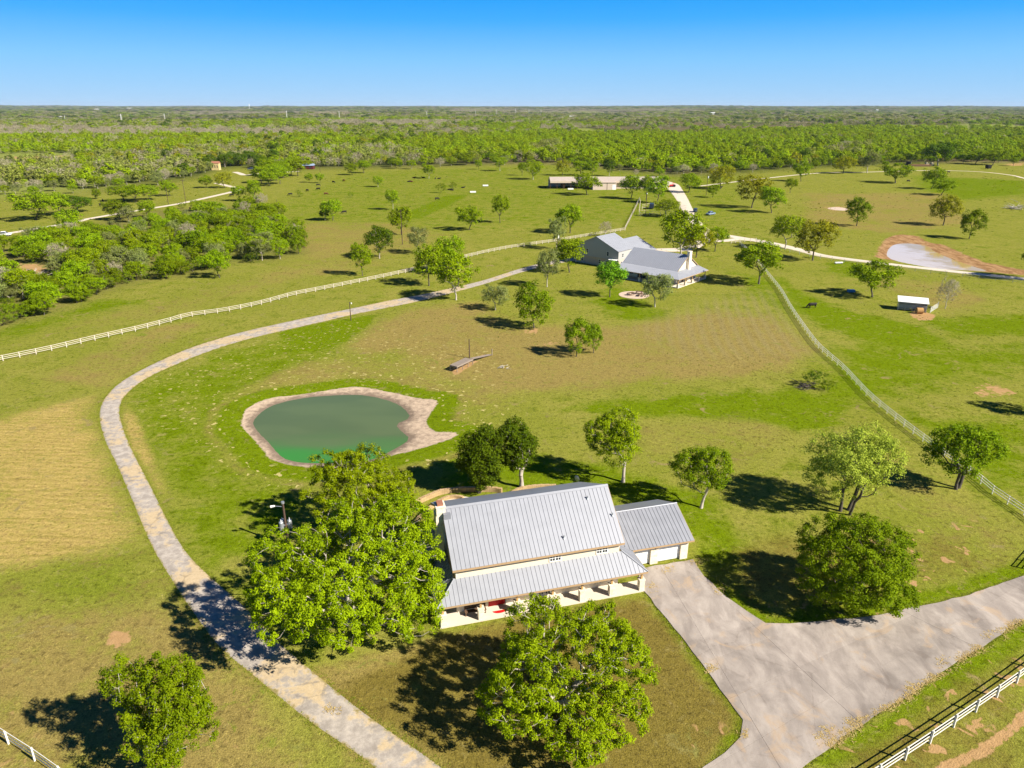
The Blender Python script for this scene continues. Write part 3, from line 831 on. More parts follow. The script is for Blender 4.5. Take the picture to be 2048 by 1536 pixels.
fix(MB().loft([(RX0 - .02, RY - .22, RZ - .17 + .07), (RX1 + .02, RY - .22, RZ - .17 + .07), (RX1 + .02, RY, RZ + .075), (RX0 - .02, RY, RZ + .075)],
              [(RX0 - .02, RY + .22, RZ - .17 + .07), (RX1 + .02, RY + .22, RZ - .17 + .07), (RX1 + .02, RY + .01, RZ + .08), (RX0 - .02, RY + .01, RZ + .08)]).build('ridge_cap', 'roof', H1))
sl = (RZ - EZ) / (RY - EY)
mb = MB().box(RX0, EY - .03, EZ - .24, RX1, EY - .003, EZ - .005)
for x0, x1 in ((RX0 - .035, RX0 - .004), (RX1 + .004, RX1 + .035)):
    for s_ in (1, -1):
        y0 = EY if s_ > 0 else BY
        mb.loft([(x0, y0, EZ - .24), (x1, y0, EZ - .24), (x1, RY, RZ - .24), (x0, RY, RZ - .24)], [(x0, y0, EZ - .01), (x1, y0, EZ - .01), (x1, RY, RZ - .01), (x0, RY, RZ - .01)])
fix(mb.build('fascia', 'trim', H1))
MB().box(RX0 + .02, EY + .01, EZ - .27, RX1 - .02, 1.748, EZ - .245).build('soffit', 'trim', H1)
# porch roof: front, left wrap and right return
PE, PT = 2.75, 4.38
roof_face([(-.5, -.45, PE), (22.68, -.45, PE), (20.45, 1.73, PT), (1.68, 1.73, PT)], (1, 0, 0), .47, 'roof', H1)
roof_face([(-.5, -.45, PE), (1.68, 1.73, PT), (1.68, 11.8, PT), (-.5, 14.0, PE)], (0, 1, 0), .47, 'roof', H1)
roof_face([(22.68, -.45, PE), (22.68, 3.5, PE), (20.45, 3.5, PT), (20.45, 1.73, PT)], (0, 1, 0), .47, 'roof', H1)
mb = MB().box(-.53, -.49, PE - .2, 22.71, -.455, PE - .01).box(-.54, -.45, PE - .2, -.505, 14.0, PE - .01).box(22.69, -.45, PE - .2, 22.725, 3.4, PE - .01)
mb.build('porch_fascia', 'trim', H1)
for a, b in (((-.5, -.45, PE), (1.68, 1.73, PT)), ((22.68, -.45, PE), (20.45, 1.73, PT))):
    MB().tube((a[0], a[1], a[2] + .03), (b[0], b[1], b[2] + .03), .085, .085, 6).build('hip_cap', 'roof', H1)
MB().box(-.3, -.2, PE - .36, 22.5, .05, PE - .21).build('porch_beam', 'cedar', H1)
MB().prism([(-.25, -.25), (22.55, -.25), (22.55, 1.6), (1.84, 1.6), (1.84, 13.5), (-.25, 13.5)], -.12, .16).build('porch_floor', 'concrete_pale', H1)
for x in (.12, 4.08, 8.02, 11.95, 15.28, 18.72, 22.25):
    c = MB().box(x - .30, -.20, .162, x + .30, .40, 1.45).build('column', 'limestone', H1)
    MB().box(x - .36, -.26, 1.452, x + .36, .46, 1.55).build('cap', 'limestone', c)
    MB().box(x - .10, 0, 1.552, x + .10, .2, PE - .362).build('post', 'cedar', c)
for y in (4.6, 8.9, 13.1):
    c = MB().box(-.18, y - .3, .162, .42, y + .3, 1.45).build('column', 'limestone', H1)
    MB().box(.02, y - .1, 1.452, .22, y + .1, PE - .2).build('post', 'cedar', c)
# chimney on the left gable
ch_ = MB().box(.72, 6.05, -.1, 1.46, 7.5, 9.4).build('chimney', 'limestone', H1)
MB().box(.8, 6.05, 9.402, 1.75, 7.3, 10.4).build('stack', 'limestone', ch_)
MB().box(.74, 5.99, 10.402, 1.81, 7.36, 10.5).build('crown_slab', 'limestone', ch_)
MB().box(.95, 6.25, 10.502, 1.6, 7.1, 10.75).build('flue', 'clay', ch_)
MB().box(1.48, 5.6, 9.15, 2.25, 6.04, 9.75).build('flashing', 'roof', ch_)
# upper windows, tucked under the eaves
for x in (12.05, 17.42):
    window(H1, 'window', (x, 1.75, 4.5), (1, 0, 0), (0, -1, 0), 1.34, .86, 4, 2)
# porch level: red double door, bay window, plain windows
d = MB().box(5.3, 1.66, .17, 7.1, 1.745, 2.35).build('door', 'red', H1)
for x in (5.42, 6.26):
    MB().box(x, 1.62, .35, x + .72, 1.657, 1.1).box(x, 1.62, 1.25, x + .72, 1.657, 2.2).build('door_panel', 'red', d)
MB().prism([(10.0, 1.74), (10.45, 1.0), (12.2, 1.0), (12.62, 1.74)], .17, .85).build('bay_base', 'limestone', H1)
MB().prism([(10.06, 1.74), (10.5, 1.06), (12.15, 1.06), (12.56, 1.74)], .852, 2.9).build('bay_window', 'white_paint', H1)
for o, u, nn, w in (((10.62, 1.055, .95), (1, 0, 0), (0, -1, 0), .66), ((11.38, 1.055, .95), (1, 0, 0), (0, -1, 0), .66), ((10.09, 1.66, .95), (.44, -.68, 0), (-.68, -.44, 0), .7), ((12.19, 1.1, .95), (.41, .68, 0), (.68, -.41, 0), .7)):
    window(H1, 'window', o, u, nn, w, 1.5, 2, 3)
for x in (2.9, 8.0, 14.2, 17.5):
    window(H1, 'window', (x, 1.618, .95), (1, 0, 0), (0, -1, 0), 1.1, 1.4, 2, 3)
# roof vents
for x, t in ((17.7, .80), (20.0, .46), (13.9, .22)):
    y = EY + (RY - EY) * t; z = EZ + (RZ - EZ) * t
    MB().tube((x, y, z - .1), (x, y, z + .38), .075, .075, 8).tube((x, y, z + .03), (x, y, z + .1), .16, .09, 8).build('vent_pipe', 'galv', H1)
# garage wing
GX0, GX1, GYF, GYB, GE = 20.17, 30.1, 4.1, 12.6, 2.72
g = MB().box(GX0, GYF + .36, -.1, GX1, GYB, GE + .05)
g.loft([(GX1 - .2, GYF + .1, GE + .052), (GX1 - .2, GYB - .1, GE + .052), (GX1 - .2, 8.35, 4.8)], [(GX1 - .004, GYF + .1, GE + .052), (GX1 - .004, GYB - .1, GE + .052), (GX1 - .004, 8.35, 4.8)])
fix(g.build('garage_wall', 'limestone', H1))
for x0, x1 in ((25.3, 26.25), (29.15, GX1), (22.0, 22.5)): MB().box(x0, GYF, -.1, x1, GYF + .356, GE).build('garage_pier', 'limestone', H1)
for x0, x1 in ((22.5, 25.3), (26.25, 29.15)): MB().box(x0, GYF + .01, GE - .42, x1, GYF + .356, GE - .01).build('garage_lintel', 'limestone', H1)
for x0, x1 in ((22.5, 25.3), (26.25, 29.15)):
    d = MB().box(x0 + .01, GYF + .28, .08, x1 - .01, GYF + .355, 2.3).build('garage_door', 'white_paint', H1)
    for r in range(4):
        z = .10 + r * .55
        m = MB()
        for c in range(4):
            w = (x1 - x0 - .1) / 4; xx = x0 + .08 + c * w
            m.box(xx, GYF + .262, z + .06, xx + w - .08, GYF + .2795, z + .47)
        m.build('door_panel', 'white_paint', d)
gy0, gry, grz, ge = 3.55, 8.35, 5.02, 2.8
roof_face([(22.7, gy0, ge), (30.5, gy0, ge), (30.5, gry, grz), (20.52, gry, grz), (20.52, gy0 + 1.05, ge + 1.05 * (grz - ge) / (gry - gy0)), (22.7, gy0 + .02, ge + .01)], (1, 0, 0), .47, 'roof', H1)
fix(MB().loft([(20.52, gry, grz - .03), (30.5, gry, grz - .03), (30.5, 13.15, ge - .03), (20.52, 13.15, ge - .03)], [(20.52, gry, grz), (30.5, gry, grz), (30.5, 13.15, ge), (20.52, 13.15, ge)]).build('garage_back_roof', 'roof', H1))
fix(MB().tube((20.55, gry, grz + .02), (30.52, gry, grz + .02), .1, .1, 6).build('ridge_cap', 'roof', H1))
mb = MB().box(22.7, gy0 - .035, ge - .2, 30.5, gy0 - .003, ge - .01)
mb.loft([(30.504, gy0, ge - .2), (30.54, gy0, ge - .2), (30.54, gry, grz - .2), (30.504, gry, grz - .2)], [(30.504, gy0, ge), (30.54, gy0, ge), (30.54, gry, grz), (30.504, gry, grz)])
mb.loft([(30.504, 13.15, ge - .2), (30.54, 13.15, ge - .2), (30.54, gry, grz - .2), (30.504, gry, grz - .2)], [(30.504, 13.15, ge), (30.54, 13.15, ge), (30.54, gry, grz), (30.504, gry, grz)])
fix(mb.build('garage_fascia', 'trim', H1))
l = MB().box(25.72, GYF - .16, 2.12, 25.84, GYF - .003, 2.35).build('wall_lamp', 'dark', H1)

def h1(x, y, z=0.0):
    a = math.radians(15.4); return (hx + x * math.cos(a) - y * math.sin(a), hy + x * math.sin(a) + y * math.cos(a), z)
A1 = math.radians(15.4)
bn = empty('bench', h1(3.7, .95, .16), A1, 'long brown wooden bench on the front porch left of the red door', 'bench')
MB().box(-1.15, -.24, .42, 1.15, .24, .47).build('seat', 'wood_dark', bn)
MB().box(-1.15, .22, .55, 1.15, .27, .95).build('backrest', 'wood_dark', bn)
for x in (-1.05, 1.05):
    MB().box(x - .04, -.22, 0, x + .04, -.14, .42).build('leg', 'wood_dark', bn); MB().box(x - .04, .18, 0, x + .04, .25, .95).build('leg', 'wood_dark', bn)
mt = MB().prism([(.75 * math.cos(t), .42 * math.sin(t)) for t in np.linspace(0, math.pi, 12)], 0, .025).build('doormat', 'red')
mt.location = h1(6.25, .75, .163); mt.rotation_euler = (0, 0, A1 + math.pi); tag(mt, 'half round red mat in front of the red door', 'doormat')
# back yard: patio slab, curved retaining walls, satellite dish
P = G((884, 1012), (893, 1001), (912, 996), (931, 994), (960, 999), (1010, 1000), (1040, 1000), (1040, 1030), (900, 1040))
pt = MB().prism(P, -.05, .07).build('patio', 'concrete_pale'); tag(pt, 'pale patio slab behind the cream house', kind='structure')
def curved_wall(pts, h, label):
    P = catmull(G(*pts), 6)
    T = np.gradient(P, axis=0); T /= np.linalg.norm(T, axis=1)[:, None]
    Nn = np.stack([-T[:, 1], T[:, 0]], 1) * .2
    e = empty('retaining_wall', (0, 0, 0), 0, label, 'wall', 'curved stone walls behind the cream house')
    for i in range(len(P) - 1):
        g = T[i] * .012
        q = [P[i] - Nn[i] + g, P[i + 1] - Nn[i + 1] - g, P[i + 1] + Nn[i + 1] - g, P[i] + Nn[i] + g]
        fix(MB().prism(q, -.1, h + .02 * (i % 3)).build('stone_block', 'wall_tan', e))
curved_wall([(815, 1030), (828, 1014), (842, 1005), (862, 996), (884, 988), (917, 984), (950, 983), (984, 983), (1004, 986)], .7, 'tall outer curved tan stone wall left of the chimney')
curved_wall([(832, 1048), (840, 1038), (851, 1027), (870, 1012), (889, 1001), (906, 997), (920, 998), (927, 1000)], .5, 'low inner curved stone wall beside the patio')
curved_wall([(1021, 993), (1037, 984), (1060, 979), (1085, 977), (1112, 977)], .6, 'short curved stone wall behind the middle of the cream house roof')
dx, dy, _ = at(1156, 974)
ds = empty('satellite_dish', (dx, dy, 0), math.radians(-50), 'grey satellite dish on a pole beyond the cream house roof', 'satellite dish')
MB().tube((0, 0, 0), (0, 0, 1.3), .04).build('mast', 'galv', ds)
m = MB(); N_ = 14
for r in range(4):
    a0, a1 = r * .12, (r + 1) * .12
    for k in range(N_):
        t0, t1 = 2 * math.pi * k / N_, 2 * math.pi * (k + 1) / N_
        f = lambda a, t: (a * math.cos(t), -.15 - .6 * a * a * -1 - .25, 1.45 + a * math.sin(t))
        m.add([f(a0, t0), f(a1, t0), f(a1, t1), f(a0, t1)], [(0, 1, 2, 3)])
m.build('dish', 'galv', ds)
MB().tube((0, -.3, 1.3), (0, -.85, 1.4), .02).box(-.05, -.92, 1.36, .05, -.82, 1.46).build('receiver_arm', 'dark', ds)

# ------------------------------------------------------------------ the far house
ox, oy = at(1355, 577)[:2]
B2 = math.radians(-42.0)
H2 = empty('house', (ox, oy, 0), B2, 'grey metal roofed ranch house with wraparound porch and two storey gabled wing', 'house')
def h2(x, y, z=0.0): return (ox + x * math.cos(B2) - y * math.sin(B2), oy + x * math.sin(B2) + y * math.cos(B2), z)
x0, x1, yb, yr, yk, zb, zr = -22.4, -3.0, 4.2, 10.4, 16.8, 4.0, 8.0
MB().box(x0 + .3, yb, -.1, x1 - .05, yk - .3, zb - .05).build('wall', 'limestone', H2)
m = MB().loft([(x1 - .3, yb, zb - .048), (x1 - .3, yk - .2, zb - .048), (x1 - .3, yr, zr - .12)], [(x1 - .05, yb, zb - .048), (x1 - .05, yk - .2, zb - .048), (x1 - .05, yr, zr - .12)])
fix(m.build('gable', 'stucco', H2))
roof_face([(x0, yb, zb), (x1 + .3, yb, zb), (x1 + .3, yr, zr), (x0, yr, zr)], (1, 0, 0), .6, 'roof2', H2, True, .07, name='roof')
fix(MB().loft([(x0, yr, zr - .03), (x1 + .3, yr, zr - .03), (x1 + .3, yk, zb - .03), (x0, yk, zb - .03)], [(x0, yr, zr), (x1 + .3, yr, zr), (x1 + .3, yk, zb), (x0, yk, zb)]).build('back_roof', 'roof2', H2))
roof_face([(x0, yb, zb - .02), (x1 + .2, yb, zb - .02), (.45, -.4, 2.7), (-18.8 - 3.6, -.4, 2.7)], (1, 0, 0), .6, 'roof2', H2, True, .07, name='porch_roof')
roof_face([(x1, yb, zb - .02), (.45, -.4, 2.7), (.45, 17.6, 2.7), (x1, yk, zb - .02)], (0, 1, 0), .6, 'roof2', H2, True, .05, name='porch_roof')
m = MB().box(-22.4, -.45, 2.52, .5, -.41, 2.69).box(.46, -.4, 2.52, .5, 17.6, 2.69)
for yy in (yb, yk):
    m.loft([(x1 + .31, yy, zb - .2), (x1 + .35, yy, zb - .2), (x1 + .35, yr, zr - .2), (x1 + .31, yr, zr - .2)], [(x1 + .31, yy, zb), (x1 + .35, yy, zb), (x1 + .35, yr, zr), (x1 + .31, yr, zr)])
fix(m.build('fascia', 'trim', H2))
MB().box(-22.2, 0, -.1, .1, yb - .01, .15).box(x1, yb - .008, -.1, .1, 17.2, .15).build('porch_floor', 'concrete_pale', H2)
for x, y in [(-.15, .3), (-.15, 4.6), (-.15, 8.8), (-.15, 13), (-.15, 16.9), (-4.6, .3), (-9, .3), (-13.4, .3), (-17.8, .3), (-21.8, .3)]:
    c = MB().box(x - .28, y - .28, .152, x + .28, y + .28, 1.2).build('column', 'limestone', H2)
    MB().box(x - .1, y - .1, 1.202, x + .1, y + .1, 2.65).build('post', 'cedar', c)
c = MB().box(x1 - .02, 9.7, .152, x1 + .85, 11.1, 9.0).build('chimney', 'limestone', H2)
MB().box(x1 - .1, 9.62, 9.002, x1 + .93, 11.18, 9.2).build('crown_slab', 'limestone', c)
for y in (5.4, 13.4):
    window(H2, 'window', (x1 - .05, y, .9), (0, 1, 0), (1, 0, 0), 1.3, 1.5, 2, 2)
MB().box(x1 - .05, 7.6, .16, x1 + .02, 8.6, 2.3).build('door', 'wood_dark', H2)
for x in (-6, -9.5, -19.5):
    window(H2, 'window', (x, yb, .9), (1, 0, 0), (0, -1, 0), 1.4, 1.5, 2, 2)
MB().box(-16.5, yb - .06, .16, -13.2, yb - .003, 2.3).build('patio_door', 'glass', H2)
# two storey wing
ax0, ax1, ay0, ay1, aw = -46.6, -28.2, 11.0, 21.2, 5.6
axr, azr = (ax0 + ax1) / 2, 9.6
s2 = (azr - aw) / (axr - ax0)
MB().box(ax0 + .3, ay0 + .02, -.1, ax1 - .3, ay1, 2.8).build('lower_wall', 'brick_tan', H2)
m = MB().box(ax0 + .25, ay0, 2.802, ax1 - .25, ay1 + .02, aw - .02)
m.loft([(ax0 + .3, ay0 + .01, aw - .018), (ax1 - .3, ay0 + .01, aw - .018), (axr, ay0 + .01, azr - .2)], [(ax0 + .3, ay0 + .25, aw - .018), (ax1 - .3, ay0 + .25, aw - .018), (axr, ay0 + .25, azr - .2)])
fix(m.build('upper_wall', 'siding', H2))
MB().box(ax0 + .2, ay0 - .12, 2.72, ax1 - .2, ay0 - .003, 2.95).build('ledge', 'siding', H2)
fix(MB().loft([(ax1 - 3.5, ay0 - 1.2, 2.72), (ax1 - .2, ay0 - 1.2, 2.72), (ax1 - .2, ay0 - .125, 3.0), (ax1 - 3.5, ay0 - .125, 3.0)], [(ax1 - 3.5, ay0 - 1.2, 2.78), (ax1 - .2, ay0 - 1.2, 2.78), (ax1 - .2, ay0 - .125, 3.06), (ax1 - 3.5, ay0 - .125, 3.06)]).build('awning', 'white_metal', H2))
roof_face([(axr, ay0 - .35, azr), (ax1, ay0 - .35, aw), (ax1, ay1, aw), (axr, ay1, azr)], (0, 1, 0), .9, 'roof2', H2, True, .05, name='wing_roof')
roof_face([(axr, ay0 - .35, azr), (ax0, ay0 - .35, aw), (ax0, ay1, aw), (axr, ay1, azr)], (0, 1, 0), .9, 'roof2', H2, True, .05, name='wing_roof')
bxr = -33.6; bzr = azr - (bxr - axr) * s2; bx1, by1 = -25.2, 29.5
bz1 = bzr - (bx1 - bxr) * s2
roof_face([(bxr, ay1 + .01, bzr), (bx1, ay1 + .01, bz1), (bx1, by1, bz1), (bxr, by1, bzr)], (0, 1, 0), .9, 'roof2', H2, True, .05, name='wing_roof')
bx0 = bxr - 8.4
roof_face([(bxr, ay1 + .01, bzr), (bx0, ay1 + .01, bz1), (bx0, by1, bz1), (bxr, by1, bzr)], (0, 1, 0), .9, 'roof2', H2, True, .05, name='wing_roof')
m = MB().box(bx0 + .4, ay1 + .03, -.1, bx1 - .4, by1 - .4, bz1 - .1)
m.loft([(bx0 + .4, by1 - .6, bz1 - .098), (bx1 - .4, by1 - .6, bz1 - .098), (bxr, by1 - .6, bzr - .2)], [(bx0 + .4, by1 - .4, bz1 - .098), (bx1 - .4, by1 - .4, bz1 - .098), (bxr, by1 - .4, bzr - .2)])
fix(m.build('garage_wall', 'siding', H2))
m = MB()
for e_, s_ in ((ax1, 1), (ax0, -1)):
    m.loft([(axr, ay0 - .39, azr - .25), (e_, ay0 - .39, aw - .25), (e_, ay0 - .36, aw - .25), (axr, ay0 - .36, azr - .25)], [(axr, ay0 - .39, azr - .01), (e_, ay0 - .39, aw - .01), (e_, ay0 - .36, aw - .01), (axr, ay0 - .36, azr - .01)])
fix(m.build('barge_board', 'siding', H2))
for x, z, h in ((-41.6, 3.6, 1.5), (-33.2, 3.6, 1.5), (-36.4, .7, 1.4), (-33.4, .7, 1.4), (-30.8, .7, 1.4), (-43.5, .7, 1.4)):
    window(H2, 'window', (x, ay0 - (.0 if z > 2 else -.02), z), (1, 0, 0), (0, -1, 0), 1.0, h, 1, 2)
for y, z in ((13.0, 3.4), (17.5, 3.6), (12.6, .8)):
    window(H2, 'window', (ax1 - (.25 if z > 2 else .3), y, z), (0, 1, 0), (1, 0, 0), .95, 1.4, 1, 2)
# stone circle with picnic tables
pcx, pcy = at(1268, 590)[:2]
pt = MB().prism([(pcx + 4.3 * math.cos(t), pcy + 4.3 * math.sin(t)) for t in np.linspace(0, 2 * math.pi, 33)[:-1]], -.05, .06).build('stone_circle', 'patio')
tag(pt, 'round pale stone patio in front of the far house', kind='structure')
def picnic(x, y, rz, label):
    e = empty('picnic_table', (x, y, .062), rz, label, 'picnic table', 'picnic tables on the stone circle')
    MB().box(-1.0, -.4, .70, 1.0, .4, .76).build('tabletop', 'wood_dark', e)
    for s_ in (-1, 1): MB().box(-1.0, s_ * .75 - .15, .42, 1.0, s_ * .75 + .15, .47).build('bench', 'wood_dark', e)
    for xx in (-.7, .7):
        MB().box(xx - .05, -.75, .3, xx + .05, .75, .4).tube((xx, -.65, 0), (xx, -.2, .7), .05).tube((xx, .65, 0), (xx, .2, .7), .05).build('leg', 'wood_dark', e)
picnic(pcx - 1.0, pcy - .4, .5, 'brown picnic table toward the left of the stone circle')
picnic(pcx + 1.6, pcy + 1.2, -.4, 'brown picnic table at the back of the stone circle near the porch')
picnic(pcx + 1.7, pcy - 1.5, 1.2, 'brown picnic table at the front of the stone circle under the olive tree')

# ------------------------------------------------------------------ the long metal barn
bx, by = at(1100, 378)[:2]
BN = empty('barn', (bx, by, 0), math.radians(1.5), 'long beige metal barn with an open bay at its left end', 'barn')
L, D_, E_ = 75.0, 16.0, 5.0
op = 27.0
MB().box(op, -6.0, -.1, L * .56, D_ - .3, E_ - .2).box(L * .56 + .01, 1.5, -.1, L, D_ - .3, E_ - .2).build('wall', 'barn_wall', BN)
MB().box(0, D_ - .25, -.1, op - .01, D_, E_ - .2).build('back_wall', 'barn_wall', BN)
for i in range(7):
    x = .15 + i * 4.45
    MB().box(x - .12, .1, -.1, x + .12, .35, E_ - .3).build('post', 'wood_dark', BN)
for i in range(30):
    MB().box(i * 2.52, -.4, E_ - .0, i * 2.52 + 2.5, D_ / 2, E_ + .06).build('roof_sheet', 'barn_roof', BN)
for o in [c for c in BN.children if c.name.startswith('roof_sheet')]:
    for v in o.data.vertices: v.co.z += (v.co.y + .4) * .22 + (.02 if int(v.co.x / 2.52) % 2 else 0)
fix(MB().loft([(0, D_ / 2, E_ + 1.85), (L + .6, D_ / 2, E_ + 1.85), (L + .6, D_ + .4, E_), (0, D_ + .4, E_)], [(0, D_ / 2, E_ + 1.9), (L + .6, D_ / 2, E_ + 1.9), (L + .6, D_ + .4, E_ + .06), (0, D_ + .4, E_ + .06)]).build('back_roof', 'barn_roof', BN))
MB().box(0, -.5, E_ - 1.2, L + .5, -.41, E_ + .02).build('eave_panel', 'barn_wall', BN)
fix(MB().loft([(op, -6.4, E_ - .5), (L * .56, -6.4, E_ - .5), (L * .56, -.52, E_ - .15), (op, -.52, E_ - .15)], [(op, -6.4, E_ - .42), (L * .56, -6.4, E_ - .42), (L * .56, -.52, E_ - .07), (op, -.52, E_ - .07)]).build('lean_roof', 'barn_roof', BN))
MB().box(L * .56 - 6.1, -6.06, .0, L * .56 - 5.8, -6.003, E_ - .7).build('trim_strip', 'wood_dark', BN)
MB().box(L * .56 - 2.6, -6.07, .05, L * .56 - .3, -6.003, 3.2).build('door', 'white_paint', BN)
for a_, b_ in ((.70, .74), (.84, .89)): MB().box(L * a_, 1.43, .05, L * b_, 1.497, 3.7).build('roller_door', 'white_paint', BN)
tr = empty('stock_trailer', (bx + 9, by + 6, 0), .1, 'dark stock trailer parked inside the open barn bay', 'trailer')
MB().box(-1.2, -2.2, .5, 1.2, 2.2, 2.7).build('body', 'wood_dark', tr)
for s_ in (-1, 1): MB().tube((s_ * 1.25, -.2, .4), (s_ * 1.05, -.2, .4), .4, .4, 12).build('wheel', 'tyre', tr)
#@@FENCES
# ------------------------------------------------------------------ fences
POST_ME = MB().box(-.065, -.065, -.15, .065, .065, 1.3).mesh('fence_post')
RAIL_ME = MB().box(-.5, -.022, -.042, .5, .022, .042).mesh('fence_rail')
THIN_ME = MB().box(-.045, -.045, -.15, .045, .045, 1.3).mesh('thin_post')
PIPE_ME = MB().box(-.5, -.018, -.018, .5, .018, .018).mesh('pipe_rail')
def fence(pts, label, spacing, mat, hts=(.42, .80, 1.18), h=1.0, post=POST_ME, rail=RAIL_ME, rname='rail'):
    P = chain(catmull(pts, 5), spacing)
    e = empty('fence', (P[0][0], P[0][1], 0), 0, label, 'fence')
    pm = post.copy(); pm.materials.append(M[mat]); rm = rail.copy(); rm.materials.append(M[mat])
    rr = random.Random(len(P))
    prev = None
    for i, p in enumerate(P):
        z = gz(p[0], p[1])
        o = link('post', pm, e); o.location = (p[0] - P[0][0], p[1] - P[0][1], z)
        k = P[min(i + 1, len(P) - 1)] - P[max(i - 1, 0)]
        o.rotation_euler = (rr.gauss(0, .012), rr.gauss(0, .012), math.atan2(k[1], k[0])); o.scale = (h ** .3, h ** .3, h)
        if prev is not None:
            a, za = prev
            d = p - a; L = math.hypot(*d)
            nrm = np.array([-d[1], d[0]]) / L * .095
            for hh in hts:
                r = link(rname, rm, e)
                m = (a + p) / 2 + nrm
                r.location = (m[0] - P[0][0], m[1] - P[0][1], (z + za) / 2 + hh * h + rr.gauss(0, .008))
                r.rotation_euler = (0, -math.atan2(z - za, L), math.atan2(d[1], d[0])); r.scale = (L + .04, 1, 1)
        prev = (p, z)
    return e
fence(G((-60, 738), (0, 723), (50, 713), (106, 701), (165, 687), (225, 673), (270, 663), (306, 654), (345, 644), (381, 634), (453, 624), (525, 609), (587, 592), (648, 580), (707, 568), (761, 557), (815, 545), (870, 533), (910, 522), (944, 513), (1003, 500), (1060, 491), (1110, 484), (1175, 473), (1250, 461)),
      'long white three rail fence left of the asphalt drive, snaking to the far house', 3.05, 'fence_cream')
fence(G((1250, 459), (1261, 437), (1270, 419), (1279, 399)), 'cream fence running straight back from the far house to the barn trees', 2.6, 'fence_cream')
fence([at(*p)[:2] for p in F2_PX], 'curving white pipe fence down the slope between the two right hand pastures', 2.75, 'fence_white', h=1.0, post=THIN_ME)
fence(G((1462, 487), (1486, 484), (1512, 483)), 'short white board fence by the gate on the white road', 2.4, 'fence_cream', h=1.05)
fence(G((1640, 1630), (1772, 1545), (1855, 1490), (1925, 1442), (2000, 1390), (2060, 1346), (2200, 1240)), 'white board fence across the bottom right lawn corner', 3.4, 'fence_white', (.35, .72, 1.12), 1.1)
fence(G((-80, 1425), (0, 1477), (70, 1522), (140, 1572), (240, 1640)), 'white board fence across the bottom left lawn corner', 3.4, 'fence_white', (.35, .72, 1.12), 1.1)
fence(G((2058, 1140), (2085, 1108), (2110, 1078)), 'short white fence end beside the concrete apron at the frame edge', 1.8, 'fence_white', h=1.05)
fence(G((1512, 484), (1560, 500), (1640, 517), (1700, 527), (1750, 533), (1850, 546), (1950, 557), (2060, 570)), 'thin wire fence with slim posts below the white road and muddy pond', 4.5, 'galv', (.5, .85, 1.15), post=THIN_ME, rail=PIPE_ME, rname='wire')
fence(G((1278, 432), (1280, 414), (1281, 407)), 'white end of the pipe pen behind the far house', 5.5, 'fence_cream', (.6, 1.2, 1.8), 1.5)
fence(G((1281, 432), (1310, 430), (1340, 433), (1385, 437)), 'white pipe pen side nearest the far house', 5.5, 'fence_cream', (.6, 1.2, 1.8), 1.4)
fence(G((1284, 419), (1310, 416), (1350, 418), (1372, 422)), 'white pipe pen side nearest the barn', 5.5, 'fence_cream', (.6, 1.2, 1.8), 1.4)
#@@TREES
# ------------------------------------------------------------------ trees
def unit(v): return v / (np.linalg.norm(v, axis=-1, keepdims=True) + 1e-9)
def crown_clumps(rng, n, w, d, zb, zt, nl, fill=.35, cr=.7, lob=(.42, .62)):
    """clump centres on and inside a union of uneven lobes"""
    R = np.array([w / 2, d / 2, (zt - zb) / 2]); c0 = np.array([0, 0, (zt + zb) / 2])
    L = [(np.zeros(3), R * .68)]
    for k in range(nl):
        a = 2 * math.pi * (k + rng.uniform(-.35, .35)) / nl * 2.4
        v = np.array([math.cos(a), math.sin(a), rng.uniform(-.55, .75)]); v /= np.linalg.norm(v)
        s = rng.uniform(*lob)
        L.append((v * R * (1 - s) * rng.uniform(.85, 1.08), R * s * np.array([1, 1, rng.uniform(.75, 1.15)])))
    out = []
    ar = np.array([np.prod(r) ** .66 for _, r in L]); ar /= ar.sum()
    while len(out) < n:
        k = rng.choice(len(L), p=ar); c, r = L[k]
        v = unit(rng.normal(size=3)); 
        if v[2] < -.35 and rng.random() < .6: continue
        q = rng.uniform(.85, 1.0) if rng.random() > fill else rng.uniform(.3, .85)
        p = c + v * r * q
        deep = False
        for j, (c2, r2) in enumerate(L):
            if j != k and np.sum(((p - c2) / r2) ** 2) < .55: deep = True; break
        if deep and rng.random() > fill: continue
        out.append(p)
    P = np.array(out)
    ext = np.maximum(np.percentile(np.abs(P), 98.5, axis=0), 1e-6)
    P *= np.minimum((R - cr * np.array([1.05, 1.05, .8])) / ext, 1.6)
    return P + c0

def leaf_quads(rng, Cn, k, cr, s, up=.45, aspect=.62, flat=.85):
    n = len(Cn)
    cc = Cn.mean(0)
    off = rng.normal(size=(n, k, 3)); off = unit(off) * (rng.random((n, k, 1)) ** .5) * cr * rng.uniform(.65, 1.25, (n, 1, 1)); off[..., 2] *= flat
    P = (Cn[:, None, :] + off).reshape(-1, 3)
    nr = unit(unit(off).reshape(-1, 3) * .7 + unit(P - cc) * .35 + rng.normal(size=P.shape) * .55 + np.array([0, 0, up]))
    t = unit(np.cross(nr, rng.normal(size=P.shape))); b = np.cross(nr, t)
    a = s * rng.uniform(.65, 1.3, (len(P), 1)) * .5
    V = np.stack([P - t * a - b * a * aspect * .5, P + t * a * .15 - b * a * aspect, P + t * a + b * a * aspect * .35, P - t * a * .2 + b * a * aspect], 1).reshape(-1, 3)
    Q = np.arange(len(V)).reshape(-1, 4)
    tone = np.repeat(rng.random(n), k * 4)
    return V, Q, tone

